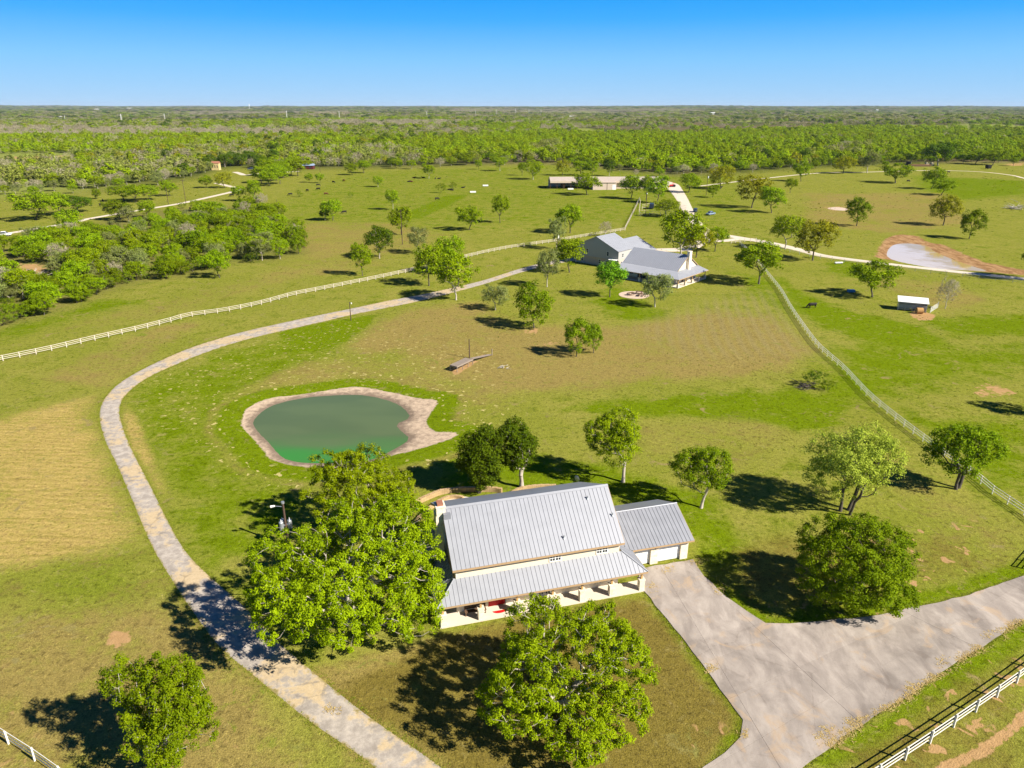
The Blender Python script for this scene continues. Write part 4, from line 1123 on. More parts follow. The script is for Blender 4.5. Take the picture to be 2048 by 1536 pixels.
def skeleton(rng, Cn, base_r, fork, lean=(0, 0), trunks=1, twig=.018, spread=.5):
    """trunk(s), limbs and branches that reach every clump"""
    segs = []     # (p, q, r0, r1, sides)
    heads = []
    for t in range(trunks):
        a = 2 * math.pi * t / trunks + .7
        b = np.array([math.cos(a), math.sin(a), 0]) * (spread if trunks > 1 else 0)
        top = np.array([lean[0], lean[1], fork]) + b * 1.8 + rng.normal(size=3) * np.array([.12, .12, 0])
        pts = [b + (top - b) * f + np.array([rng.normal() * .05 * fork * f, rng.normal() * .05 * fork * f, 0]) for f in (0, .35, .7, 1)]
        pts[0][2] = -.25
        heads.append(pts)
    nodes, par, dist = [], [], []
    for pts in heads:
        for i, p in enumerate(pts):
            nodes.append(p); par.append(len(nodes) - 2 if i else -1); dist.append(0.0)
    trunk_n = len(nodes)
    P = np.array(nodes)
    o = np.argsort(np.linalg.norm(Cn - np.mean([h[-1] for h in heads], 0), axis=1))
    alln = np.zeros((trunk_n + len(Cn) * 2, 3)); alln[:trunk_n] = P
    D = np.zeros(len(alln)); ok = np.zeros(len(alln), bool)
    for t in range(trunks): ok[t * 4 + 3] = True; ok[t * 4 + 2] = True
    m = trunk_n
    for i in o:
        c = Cn[i]
        cand = np.where(ok[:m])[0]
        d = np.linalg.norm(alln[cand] - c, axis=1)
        j = cand[np.argmin(d + .45 * D[cand])]
        mid = (alln[j] + c) / 2 + rng.normal(size=3) * .08 * np.linalg.norm(alln[j] - c)
        alln[m] = mid; par.append(j); D[m] = D[j] + np.linalg.norm(mid - alln[j]); ok[m] = True
        alln[m + 1] = c; par.append(m); D[m + 1] = D[m] + np.linalg.norm(c - mid); ok[m + 1] = True
        m += 2
    cnt = np.zeros(m)
    cnt[trunk_n + 1::2] = 1
    for i in range(m - 1, -1, -1):
        if par[i] >= 0: cnt[par[i]] += cnt[i]
    tot = max(cnt.max(), 1)
    rad = base_r * np.sqrt(np.maximum(cnt, 1) / tot) * .9
    rad = np.maximum(rad, twig)
    V, Q = [], []
    nb = 0
    for i in range(m):
        j = par[i]
        if j < 0: continue
        p, q = alln[j], alln[i]
        r1 = rad[i]; r0 = rad[j] if (j < trunk_n and i < trunk_n) else min(rad[j], r1 * 1.35)
        if j < trunk_n and par[j] == -1: r0 *= 1.45
        k = 8 if r1 > .12 else (5 if r1 > .04 else 3)
        d = unit(q - p); u = unit(np.cross(d, np.array([.3, .9, .2]) if abs(d[2]) > .9 else np.array([0, 0, 1.]))); w = np.cross(d, u)
        th = np.arange(k) * 2 * math.pi / k
        ring = np.cos(th)[:, None] * u + np.sin(th)[:, None] * w
        V.append(p + ring * r0); V.append(q + ring * r1)
        Q += [(nb + a, nb + (a + 1) % k, nb + k + (a + 1) % k, nb + k + a) for a in range(k)]
        nb += 2 * k
    return np.concatenate(V), np.array(Q)

def tree_meshes(kind, seed, h, w, d, hb, n, k, cr, leaf, base_r, nl=9, fork=None, trunks=1, lean=(0, 0), off=(0, 0), fill=.35, lob=(.42, .62), up=.45, spread=.5, twig=.018):
    rng = np.random.RandomState(seed)
    Cn = crown_clumps(rng, n, w, d, hb, h, nl, fill, cr, lob)
    Cn[:, 0] += off[0]; Cn[:, 1] += off[1]
    V, Q, tone = leaf_quads(rng, Cn, k, cr, leaf, up)
    cm = np_mesh(kind + '_crown', V, Q, False, {'tone': tone})
    tv, tq = skeleton(rng, Cn, base_r, fork if fork else hb + .25 * (h - hb), lean, trunks, twig, spread)
    tm = np_mesh(kind + '_trunk', tv, tq, True)
    return cm, tm

def plant(name, cm, tm, loc, leafm, barkm, label, cat='tree', group=None, rz=0.0, sc=(1, 1, 1)):
    e = empty(name, loc, rz, label, cat, group); e.scale = sc
    if cm is not None: link('crown', cm, e, leafm)
    if tm is not None: link('trunk', tm, e, barkm)
    return e

def px_tree(name, label, base, toppy, l, r, botpy, leafm, barkm, seed, n, k, cr, leaf, depth=1.0, **kw):
    """one tree with its own crown, sized from where it is seen"""
    b = at(*base); s = mpp(b)
    h = height_at(b, toppy + 0) * kw.pop('hs', 1.0)
    hb = max(.3, height_at(b, botpy)) if botpy else .25 * h
    fz = (b[1] * math.cos(PITCH) + (CAMH - b[2] - (h + hb) * .5) * math.sin(PITCH)) / F
    w = (r - l) * fz * kw.pop('ws', 1.0); off = ((l + r) / 2 - CX) * fz - b[0]
    kw.setdefault('base_r', .028 * h + .05); kw.setdefault('up', .6)
    cm, tm = tree_meshes(name, seed, h, w, w * depth, hb, n, k, cr, leaf, off=(off, kw.pop('offy', 0.0)), **kw)
    return plant(name, cm, tm, b, leafm, barkm, label)

px_tree('oak_tree', 'largest spreading oak with bright leaves, left of the near house porch', (705, 1240), 1030, 508, 888, 1305, 'oak_leaf', 'bark', 11, 1080, 112, .54, .19, 1.1, offy=-1.6, base_r=.5, nl=19, fork=3.6, fill=.30, lob=(.22, .36), twig=.028)
px_tree('oak_tree', 'oak rising behind the largest oak, between the pond and the chimney', (735, 1072), 915, 615, 838, 1060, 'oak_leaf', 'bark', 12, 540, 112, .54, .19, .85, base_r=.38, nl=13, fork=3.0, fill=.3, lob=(.28, .42), twig=.028)
px_tree('oak_tree', 'bright oak in front of the porch with its crown cut by the bottom edge', (1132, 1440), 1252, 955, 1308, 1520, 'oak_leaf', 'bark', 13, 900, 112, .47, .165, .95, base_r=.42, nl=19, fork=3.0, fill=.28, lob=(.26, .42), twig=.028)
px_tree('ash_tree', 'bright green tree alone in the bottom left lawn near the white fence', (330, 1548), 1318, 222, 428, 1510, 'pecan_leaf', 'pale_bark', 14, 460, 96, .45, .16, .9, base_r=.24, nl=13, fork=2.6, fill=.3, lob=(.28, .45), twig=.022)
px_tree('pecan_tree', 'dense dark green rounded tree standing over the concrete apron', (1722, 1205), 1040, 1597, 1842, 1195, 'pecan_leaf', 'dark_bark', 15, 760, 96, .56, .185, .95, base_r=.35, nl=10, fork=1.6, fill=.25, lob=(.36, .55))
px_tree('willow_tree', 'tall feathery pale green tree with three trunks beside the pecan', (1692, 1024), 862, 1610, 1802, 1000, 'willow_leaf', 'dark_bark', 16, 440, 66, .78, .21, .8, base_r=.26, nl=10, fork=3.2, trunks=3, spread=.7, fill=.35, lob=(.32, .5), lean=(.5, 0))
px_tree('willow_tree', 'open windswept tree with twin trunks at the white pipe fence', (1914, 977), 848, 1850, 2004, 950, 'pecan_leaf', 'dark_bark', 17, 230, 50, .75, .27, .8, base_r=.26, nl=8, fork=2.8, trunks=2, spread=.35, fill=.3, lob=(.3, .45))
px_tree('oak_tree', 'small tree just right of the garage roof with a leaning trunk', (1402, 1016), 895, 1334, 1466, 985, 'pecan_leaf', 'bark', 18, 210, 84, .58, .19, .85, base_r=.2, nl=8, fork=2.2, fill=.3, lean=(.4, 0))
px_tree('oak_tree', 'tall bright tree with a bare straight trunk behind the near house', (1246, 964), 820, 1166, 1286, 930, 'oak_leaf', 'bark', 19, 260, 86, .60, .195, .85, base_r=.24, nl=9, fork=3.2, fill=.3)
px_tree('live_oak_tree', 'dark green tree with a thick straight trunk behind the chimney side of the house', (1043, 974), 842, 982, 1082, 950, 'live_leaf', 'bark', 20, 260, 56, .72, .27, .9, base_r=.32, nl=8, fork=2.8, fill=.3)
px_tree('live_oak_tree', 'wide dark green tree drooping to the grass between pond and chimney', (958, 985), 855, 908, 1012, 985, 'live_leaf', 'dark_bark', 21, 300, 56, .78, .27, .9, base_r=.3, nl=8, fork=2.2, fill=.3)

# stock of shapes for the trees further off; each has its own outline
LIB = {}
def lib(kind, variants, leafm, barkm, **kw):
    LIB[kind] = []
    for s_ in variants:
        cm, tm = tree_meshes(kind, s_, 8.0, kw.get('w', 7.5), kw.get('w', 7.5), kw.get('hb', 2.0), kw.get('n', 90), int(kw.get('k', 30) * 1.35), kw.get('cr', .75), kw.get('leaf', .29), kw.get('base_r', .13), kw.get('nl', 8), kw.get('fork', 2.2), kw.get('trunks', 1), kw.get('lean', (0, 0)), fill=kw.get('fill', .3), lob=kw.get('lob', (.32, .52)), twig=.018)
        cm.materials.append(M[leafm]); tm.materials.append(M[barkm])
        LIB[kind].append((cm, tm))
lib('round', (31, 32, 33), 'pecan_leaf', 'dark_bark', n=130, k=34, hb=.5, w=7.6)
lib('bright', (34, 35, 36, 37), 'mesquite_leaf', 'dark_bark', n=120, k=30, hb=1.5, leaf=.31, lob=(.26, .45), lean=(.5, .2))
lib('oak', (38, 39, 40), 'oak_leaf', 'bark', n=130, k=30, hb=1.3)
lib('dark', (41, 42, 43), 'live_leaf', 'bark', n=130, k=32, hb=1.4)
lib('olive', (44, 45), 'olive_leaf', 'bark', n=120, k=28, hb=1.5, leaf=.28)
lib('gold', (46, 47), 'gold_leaf', 'dark_bark', n=120, k=28, hb=1.5)
lib('grey', (48, 49, 50), 'twig_leaf', 'pale_bark', n=130, k=18, hb=1.2, leaf=.2, base_r=.12)
lib('fresh', (51,), 'lollipop_leaf', 'dark_bark', n=120, k=36, hb=2.0, cr=.8)
lib('shrub', (52, 53), 'pecan_leaf', 'dark_bark', n=80, k=30, hb=.0, w=11, fork=.5)
lib('hedge', (54, 55), 'live_leaf', 'dark_bark', n=80, k=30, hb=.0, w=10, fork=.5)
KNAME = dict(round='pecan_tree', bright='mesquite_tree', oak='oak_tree', dark='live_oak_tree', olive='olive_tree', gold='elm_tree', grey='bare_tree', fresh='ash_tree', shrub='shrub', hedge='juniper_shrub')
KW = dict(round=7.6, bright=7.5, oak=7.5, dark=7.5, olive=7.5, gold=7.5, grey=7.5, fresh=7.5, shrub=11, hedge=10)
_tr = random.Random(77)
def far_tree(kind, base, toppy, l, r, label, group=None, v=None, cat=None):
    b = at(*base); s = mpp(b)
    h = max(.8, height_at(b, toppy)); w = (r - l) * s
    cm, tm = LIB[kind][_tr.randrange(len(LIB[kind])) if v is None else v]
    e = plant(KNAME[kind], cm, tm, b, None, None, label, cat or ('shrub' if kind in ('shrub', 'hedge') else 'tree'), group, _tr.uniform(0, 6.28), (w / KW[kind] * 1.08, w / KW[kind] * 1.08, h / 8.0 * 1.06))
    return e
T = far_tree
T('round', (1068, 656), 566, 1032, 1112, 'dense dark green egg shaped tree on the slope above the wooden deck')
T('round', (1153, 713), 640, 1121, 1180, 'dark green tree, larger of the touching pair on the open slope')
T('round', (1187, 706), 650, 1166, 1208, 'smaller lighter tree of the touching pair on the open slope')
T('fresh', (1219, 594), 523, 1188, 1254, 'bright green lollipop tree in front of the far house porch')
T('olive', (1310, 614), 548, 1276, 1344, 'grey green olive tree beside the round stone patio')
T('olive', (991, 620), 571, 961, 1020, 'small olive tree with a pale forked trunk on the open lawn')
T('olive', (1094, 574), 500, 1066, 1122, 'olive green tree at the end of the asphalt drive')
T('bright', (1139, 545), 477, 1112, 1182, 'bright leafy tree touching the left gable of the far house')
T('oak', (912, 600), 514, 870, 958, 'large light green tree shading the asphalt drive')
T('bright', (858, 572), 490, 830, 900, 'bright tree left of the one shading the asphalt drive')
T('bright', (905, 548), 474, 868, 932, 'bright tree behind the one shading the asphalt drive')
T('bright', (725, 552), 488, 698, 742, 'slim bright tree just above the long white fence')
T('dark', (759, 517), 452, 728, 792, 'dark crowned tree with a pale trunk left of a power pole')
T('bright', (803, 470), 414, 770, 820, 'spindly tree behind the power pole in the middle pasture')
T('olive', (836, 507), 456, 808, 855, 'pale leafed twin stem tree right of the dark crowned tree')
T('bright', (666, 441), 400, 640, 686, 'bright tree beside a grazing cow in the middle pasture')
T('dark', (650, 440), 420, 636, 660, 'dark bush under the bright tree in the middle pasture', cat='shrub')
T('bright', (938, 460), 413, 900, 958, 'broad bright tree left of a slim one in the middle pasture')
T('bright', (1000, 446), 391, 980, 1019, 'slim tall bright tree in the middle pasture')
T('oak', (786, 420), 380, 770, 799, 'small round tree above the strip of lush grass')
T('oak', (756, 374), 352, 742, 766, 'small round tree between two groups of cattle')
T('bright', (705, 350), 326, 694, 724, 'left one of the two joined trees near the wood edge')
T('bright', (728, 346), 321, 716, 748, 'right one of the two joined trees near the wood edge')
T('bright', (790, 337), 318, 776, 803, 'dark green round tree on the pasture close to the wood edge')
T('oak', (858, 357), 330, 845, 872, 'small tree above the resting cattle')
T('bright', (957, 339), 320, 950, 966, 'thin tree at the wood edge left of a rounder one')
T('oak', (1000, 342), 314, 984, 1014, 'rounded tree at the wood edge near the left end of the barn')
T('bright', (932, 330), 304, 915, 952, 'bushy tree against the middle of the far wood')
T('shrub', (882, 386), 366, 873, 894, 'larger round bush by the resting cattle')
T('shrub', (906, 379), 363, 897, 916, 'smaller round bush by the resting cattle')
T('shrub', (599, 394), 380, 593, 608, 'low bush among the grazing cattle')
T('shrub', (702, 396), 384, 696, 708, 'low bush alone in the middle pasture')
T('bright', (618, 365), 346, 610, 628, 'left tree of a small pair below the red walled shed')
T('bright', (640, 366), 346, 629, 647, 'right tree of a small pair below the red walled shed')
T('bright', (1140, 466), 411, 1104, 1166, 'bright leaning tree beyond the fence from the far house')
T('olive', (1113, 499), 436, 1092, 1132, 'grey green tree entwined with a power pole at the white fence')
T('grey', (1210, 473), 444, 1196, 1227, 'thin grey tree peeping over the far house wing')
T('bright', (1174, 390), 346, 1146, 1202, 'two stemmed tree in front of the barn middle')
T('bright', (1262, 398), 352, 1233, 1282, 'broad tree in front of the barn right half')
T('bright', (1314, 406), 352, 1286, 1330, 'tree at the right end of the barn by the track')
T('bright', (1292, 400), 352, 1276, 1308, 'tree between two others at the barn right end')
T('oak', (1332, 433), 400, 1302, 1358, 'light green low tree over the pipe pens', v=0)
T('oak', (1066, 359), 320, 1053, 1094, 'tall tree left of the barn roof')
T('bright', (1044, 351), 325, 1033, 1052, 'thin tree left of the tall one by the barn')
T('gold', (1125, 351), 321, 1110, 1142, 'olive yellow tree behind the barn roof left end')
T('bright', (1162, 351), 322, 1143, 1180, 'left leafy tree rising behind the barn roof')
T('bright', (1184, 352), 322, 1170, 1198, 'right leafy tree rising behind the barn roof')
T('dark', (1218, 352), 318, 1206, 1231, 'small dark tree behind the middle of the barn roof')
T('bright', (1377, 385), 348, 1356, 1402, 'bright tree right of the red tractor')
T('bright', (1425, 395), 369, 1410, 1437, 'small tree right of a power pole')
T('gold', (1441, 378), 334, 1424, 1478, 'brownish tree with a cow in its shade')
T('gold', (1503, 416), 352, 1472, 1542, 'yellowish spreading oak right of the parked pickup')
T('bright', (1543, 426), 374, 1524, 1578, 'leaning tree right of the yellowish oak', v=1)
T('bright', (1580, 386), 357, 1570, 1596, 'slim small tree above the leaning one')
T('bright', (1602, 363), 322, 1586, 1620, 'slim tree by the faint track below the wood')
T('oak', (1362, 520), 424, 1316, 1408, 'large oak behind the chimney of the far house')
T('gold', (1392, 515), 450, 1356, 1424, 'yellowing tree right of the far house chimney', v=0)
T('bright', (1430, 503), 455, 1402, 1452, 'lopsided tree by the gate on the white road')
T('oak', (1570, 498), 432, 1540, 1606, 'left tree of the dark pair on the white road')
T('gold', (1625, 521), 442, 1594, 1678, 'right olive toned tree of the dark pair on the white road', v=1)
T('bright', (1517, 568), 487, 1474, 1576, 'open crowned tree at the top of the curving pipe fence')
T('round', (1713, 452), 396, 1692, 1742, 'round dark tree with a long shadow beside the dry puddle')
T('gold', (1886, 451), 388, 1856, 1916, 'brown tinged tree above the muddy pond')
T('round', (1938, 478), 421, 1912, 1962, 'dark tree with a long shadow reaching the muddy pond')
T('bright', (1745, 594), 522, 1716, 1804, 'spreading bright tree shading a blue water tank')
T('grey', (1890, 617), 558, 1868, 1912, 'leafless grey tree beside the white roofed cattle shelter')
T('bright', (1791, 366), 327, 1758, 1818, 'bright tree by the track with two shadows')
T('bright', (1862, 378), 334, 1842, 1886, 'upper tree of the leaning pair right of the track')
T('bright', (1882, 390), 358, 1866, 1914, 'lower tree of the leaning pair right of the track')
T('gold', (1686, 347), 312, 1664, 1710, 'olive tree by the faint track at the wood edge')
T('olive', (1734, 346), 306, 1708, 1756, 'greyish tree by the faint track at the wood edge')
T('dark', (1876, 331), 284, 1838, 1912, 'big dark tree over the round bales at the wood edge')
T('bright', (1950, 328), 300, 1930, 1975, 'bright tree right of the big dark one at the wood edge')
T('bright', (1985, 330), 296, 1965, 2010, 'leafy tree above the black feeder on the far right')
T('bright', (440, 556), 500, 416, 468, 'pale stemmed tree standing out from the thicket edge')
T('bright', (2075, 560), 470, 2050, 2120, 'tree just outside the right edge above the muddy pond')
T('dark', (2085, 830), 760, 2055, 2130, 'tree just outside the right edge casting shade on the pasture')
T('bright', (72, 440), 384, 36, 120, 'wide spreading tree at the left edge above the ranch track')
T('bright', (120, 430), 386, 82, 140, 'spreading tree left of the dark one above the ranch track')
T('dark', (155, 425), 392, 120, 184, 'darker spreading tree right of the wide one above the ranch track')
T('round', (193, 398), 378, 182, 202, 'small round dark tree on the left pasture')
T('bright', (250, 402), 372, 214, 276, 'left tree of a long spreading clump above the ranch track')
T('bright', (272, 405), 370, 252, 300, 'middle tree of a long spreading clump above the ranch track')
T('bright', (300, 400), 370, 282, 324, 'right tree of a long spreading clump above the ranch track')
T('round', (240, 440), 400, 214, 270, 'bushy tree leaning over the ranch track')
T('bright', (140, 470), 420, 120, 172, 'tree overhanging the ranch track near the thicket')
T('bright', (412, 376), 350, 398, 426, 'light tree on the left pasture near the track bend')
T('gold', (449, 376), 345, 432, 468, 'tree in the bend of the pale track')
T('bright', (340, 392), 360, 318, 352, 'thin tree left of the tall power pole')
T('bright', (480, 402), 372, 466, 496, 'bushy tree below the track bend')
T('bright', (512, 404), 360, 498, 530, 'grey stemmed tree right of the track bend')
for i, (x, y) in enumerate([(536, 352), (552, 362), (566, 356), (582, 350), (596, 352), (524, 366), (560, 368), (540, 372)]):
    T('bright', (x, y), y - 34, x - 20, x + 20, 'bright tree in the grove left of the red walled shed', 'grove left of the red walled shed')
for i, (x, y) in enumerate([(404, 332), (420, 336), (450, 334), (466, 330), (482, 332), (500, 328), (518, 336), (530, 342), (392, 340)]):
    T('dark', (x, y), y - 26, x - 15, x + 15, 'dark evergreen around the yellow farmhouse', 'evergreens around the yellow farmhouse')

T('hedge', (1628, 772), 742, 1604, 1652, 'dark low brush clump in the green swale left of the curving fence')
T('shrub', (1655, 780), 760, 1640, 1672, 'smaller green bush at the foot of the dark brush clump in the swale')
# the thicket on the left: individual trees, mixed kinds, dense
rng = np.random.RandomState(4)
TL = dict(round='dark leafy tree in the thicket on the left', bright='bright green tree in the thicket on the left', olive='grey green tree in the thicket on the left', grey='leafless grey tree in the thicket on the left', oak='light green tree in the thicket on the left', shrub='low leafy bush along the thicket on the left', hedge='dark low bush along the thicket on the left')
TRK = np.array([(-80, 478), (0, 469), (62, 459), (145, 445), (180, 437), (275, 421), (337, 411), (370, 405), (437, 390), (470, 382), (640, 370)])
placed = []
tries = 0
for (xa, ya) in chain(catmull(G((-60, 660), (0, 652), (60, 636), (120, 617), (200, 586), (280, 560), (360, 551), (430, 536)), 5), 4.6):
    k = rng.choice(['round', 'shrub', 'hedge', 'bright', 'olive', 'shrub'])
    x, y = xa + rng.normal() * 1.0, ya + 2 + rng.normal() * 1.5
    placed.append((x, y)); h = rng.uniform(4.2, 6.5) * (.75 if k in ('shrub', 'hedge') else 1); w = rng.uniform(5.5, 8)
    cm, tm = LIB[k][rng.randint(len(LIB[k]))]
    plant(KNAME[k], cm, tm, (x, y, 0), None, None, TL[k], 'shrub' if k in ('shrub', 'hedge') else 'tree', 'thicket on the left: ' + k, rng.uniform(0, 6.28), (w / KW[k], w / KW[k], h / 8))
while len(placed) < 290 and tries < 22000:
    tries += 1
    py = 405 + 285 * rng.random(); pxx = -110 + 735 * rng.random()
    x, y, _ = at(pxx, py)
    if not inpoly([x], [y], BRUSH)[0]: continue
    if rng.random() > min(1, (y / 300) ** 2 + .12): continue
    if any((x - a) ** 2 + (y - b) ** 2 < 3.7 ** 2 for a, b in placed): continue
    if sdf([x], [y], G((0, 515), (100, 530), (115, 560), (60, 575), (0, 580)))[0] < 0: continue
    ty_ = np.interp(pxx, TRK[:, 0], TRK[:, 1])
    if py - ty_ < 36 and rng.random() < .88: continue
    placed.append((x, y))
    dd = -sdf([x], [y], BRUSH)[0]
    k = rng.choice(['round', 'bright', 'olive', 'grey', 'oak', 'shrub', 'hedge'], p=[.13, .38, .20, .05, .14, .06, .04] if dd > 5 else [.2, .14, .16, .08, .1, .2, .12])
    h = rng.uniform(5.0, 8.8) * (1.0 if k not in ('shrub', 'hedge') else .5); w = h * rng.uniform(.85, 1.25) * (1.6 if k in ('shrub', 'hedge') else 1)
    cm, tm = LIB[k][rng.randint(len(LIB[k]))]
    plant(KNAME[k], cm, tm, (x, y, 0), None, None, TL[k], 'shrub' if k in ('shrub', 'hedge') else 'tree', 'thicket on the left: ' + k, rng.uniform(0, 6.28), (w / KW[k], w / KW[k], h / 8))

# front of the far woods: trees one by one along its edge
WL = dict(bright='bright green tree in the front of the far wood', olive='grey green tree in the front of the far wood', grey='leafless grey tree in the front of the far wood', dark='dark green tree in the front of the far wood', gold='yellowish tree in the front of the far wood', oak='light green tree in the front of the far wood')
def wood_kind(x, y, r):
    """drifts of one colour, as the woods show: bright belts, grey belts, dark belts"""
    u = x / 230.0; v = y / 330.0
    if in_any(x, y, TANP) and r.random() < .88: return 'grey'
    if in_any(x, y, GREYP) and r.random() < .8: return r.choice(['grey', 'olive', 'olive', 'olive', 'grey', 'oak'])
    if in_any(x, y, BRIGHTP) and r.random() < .78: return r.choice(['bright', 'bright', 'bright', 'oak', 'bright'])
    if y > 1900 and r.random() < .72: return r.choice(['grey', 'olive', 'olive', 'grey', 'dark', 'grey'])
    g = math.sin(u * 1.3 + 2.1 * math.sin(v * .9) + 1.0) + .8 * math.sin(v * 2.3 + .6 * u + .5) + .5 * math.sin(u * 3.1 - v * 1.7)
    left = np.clip((-x / max(y, 1)) * 2.4 + .1, -1, 1)
    g = g + r.gauss(0, .75) - .9 * left * (1 if y < 1500 else .3) + .35
    if g > .35: return 'bright' if r.random() < .8 else 'oak'
    if g > -.35: return r.choice(['oak', 'olive', 'gold', 'bright', 'dark'])
    if g > -1.0: return r.choice(['olive', 'olive', 'dark', 'grey', 'oak'])
    return r.choice(['grey', 'grey', 'olive', 'grey'])
wr = random.Random(12)
GREYP = [G(*p) for p in ([(-300, 345), (0, 332), (130, 330), (260, 340), (420, 338), (420, 372), (200, 388), (0, 396), (-300, 402)], [(540, 345), (600, 305), (760, 298), (860, 308), (830, 337), (700, 340)],
         [(1050, 312), (1080, 290), (1130, 290), (1130, 312)], [(1640, 320), (1660, 295), (1780, 290), (1770, 318)])]
TANP = [G(*p) for p in ([(-400, 256), (200, 260), (640, 262), (640, 274), (200, 277), (-400, 280)], [(640, 246), (900, 246), (900, 253), (640, 255)], [(1080, 258), (1500, 252), (1500, 257), (1080, 265)], [(380, 224), (700, 224), (700, 232), (380, 233)], [(900, 219), (1400, 218), (1400, 224), (900, 226)])]
BRIGHTP = [G(*p) for p in ([(-300, 280), (250, 273), (480, 266), (520, 292), (250, 313), (-300, 314)], [(950, 252), (1500, 246), (1640, 300), (1560, 345), (1250, 345), (1080, 322), (1000, 318)], [(1620, 255), (2300, 243), (2300, 326), (1780, 326), (1700, 290)], [(500, 238), (900, 241), (900, 246), (500, 252)], [(560, 280), (700, 275), (700, 295), (560, 300)])]
_bx = {id(P): (min(a for a, _ in P), max(a for a, _ in P), min(b for _, b in P), max(b for _, b in P)) for P in GREYP + BRIGHTP + TANP}
def in_any(x, y, L):
    for P in L:
        b = _bx[id(P)]
        if b[0] < x < b[1] and b[2] < y < b[3] and inpoly([x], [y], P)[0]: return True
    return False
n_front = 0
us_ = np.linspace(-.80, .80, 92)
for row in range(2):
    for u in us_:
        e0 = np.interp(u, u_, FP[:, 1])
        uu = u + wr.uniform(-.006, .006)
        y = e0 + 4 + row * 15 + (-abs(wr.gauss(0, 22)) + 6 if row == 0 else wr.uniform(-6, 6)); x = uu * y
        if -170 < x < -115 and row == 0 and y > 600: continue
        k = wood_kind(x, y, wr)
        h = wr.uniform(4.8, 8.8); w = h * wr.uniform(.95, 1.4)
        cm, tm = LIB[k][wr.randrange(len(LIB[k]))]
        plant(KNAME[k], cm, tm, (x, y, gz(x, y)), None, None, WL[k], 'tree', 'front of the far wood: ' + k, wr.uniform(0, 6.28), (w / 7.5, w / 7.5, h / 8))

# the woods behind that, out to the horizon: one mass, nobody could count it
WK = ['bright', 'olive', 'grey', 'dark', 'gold', 'oak']
src = []
for i, k in enumerate(WK):
    r_ = np.random.RandomState(200 + i)
    Cn = crown_clumps(r_, 46, 7.5, 7.5, 1.0, 8.0, 7, .2, .8, (.34, .55))
    V, Qd, tone = leaf_quads(r_, Cn, 17 if k != 'grey' else 12, 1.0, .72 if k != 'grey' else .42, 1.2)
    me = np_mesh('wood_' + k, V, Qd, False, {'tone': tone})
    me.materials.append(M[{'bright': 'wood_leaf', 'olive': 'wood_olive', 'grey': 'twig_leaf', 'dark': 'live_leaf', 'gold': 'gold_leaf', 'oak': 'wood_leaf'}[k]])
    o = bpy.data.objects.new('wood_source_' + k, me); src.append(o)
pts, sc, ki, zs = [], [], [], []
def clearing(x, y):
    a = math.sin(x / 310 + 1.7 * math.sin(y / 560)) + math.sin(y / 420 + x / 900 + 2.0) + .7 * math.sin(x / 140 - y / 250)
    return a > (1.1 if y < 1500 else .85)
def scatter(y0, y1, step, scale, flat):
    y = y0
    while y < y1:
        dy = step
        half = .80 * y + 30
        nx_ = int(2 * half / step)
        for i in range(nx_):
            x = -half + (i + wr.random()) * step; yy = y + wr.random() * dy
            u = x / yy
            if yy < np.interp(u, u_, FP[:, 1]) + 9: continue
            if u < -.62 and 720 < yy < 840 and False: continue
            if yy > np.interp(u, u_, FP[:, 1]) + 170 and clearing(x, yy) and wr.random() < .93: continue
            if inpoly([x], [yy], CLEAR)[0]: continue
            pts.append((x, yy)); g_ = min(1.55, .6 + wr.expovariate(2.4)); sc.append((scale * g_, flat * scale * g_ * wr.uniform(.85, 1.2))); ki.append(WK.index(wood_kind(x, yy, wr)))
        y += dy
CLEAR = G((-20, 308), (150, 306), (152, 327), (-20, 330))
scatter(480, 1500, 8.2, 1.02, .88)
scatter(1500, 3000, 13.0, 1.75, .62)
scatter(3000, 6500, 27.0, 3.3, .34)
scatter(6500, 16000, 70.0, 8.0, .16)
P = np.array(pts); zz = ground_z(P[:, 0], P[:, 1])
me = bpy.data.meshes.new('far_woods'); me.vertices.add(len(P)); me.vertices.foreach_set('co', np.c_[P, zz - .2].astype(np.float32).ravel())
a_ = me.attributes.new('kind_index', 'INT', 'POINT'); a_.data.foreach_set('value', np.array(ki, np.int32))
sc = np.array(sc)
a_ = me.attributes.new('size', 'FLOAT_VECTOR', 'POINT'); a_.data.foreach_set('vector', np.stack([sc[:, 0], sc[:, 0], sc[:, 1]], 1).astype(np.float32).ravel())
fw = link('far_woods', me); tag(fw, 'mixed green and grey woodland stretching to the horizon', kind='stuff')
ng = bpy.data.node_groups.new('woods', 'GeometryNodeTree')
ng.interface.new_socket('Geometry', in_out='INPUT', socket_type='NodeSocketGeometry'); ng.interface.new_socket('Geometry', in_out='OUTPUT', socket_type='NodeSocketGeometry')
gi, go = ng.nodes.new('NodeGroupInput'), ng.nodes.new('NodeGroupOutput')
join = ng.nodes.new('GeometryNodeGeometryToInstance')
for o in reversed(src):
    oi = ng.nodes.new('GeometryNodeObjectInfo'); oi.inputs['Object'].default_value = o
    ng.links.new(oi.outputs['Geometry'], join.inputs[0])
iop = ng.nodes.new('GeometryNodeInstanceOnPoints'); iop.inputs['Pick Instance'].default_value = True
ai = ng.nodes.new('GeometryNodeInputNamedAttribute'); ai.data_type = 'INT'; ai.inputs['Name'].default_value = 'kind_index'
av = ng.nodes.new('GeometryNodeInputNamedAttribute'); av.data_type = 'FLOAT_VECTOR'; av.inputs['Name'].default_value = 'size'
rv = ng.nodes.new('FunctionNodeRandomValue'); rv.data_type = 'FLOAT_VECTOR'; rv.inputs[0].default_value = (0, 0, 0); rv.inputs[1].default_value = (0, 0, 6.28)
er = ng.nodes.new('FunctionNodeEulerToRotation')
ng.links.new(rv.outputs[0], er.inputs[0]); ng.links.new(er.outputs[0], iop.inputs['Rotation'])
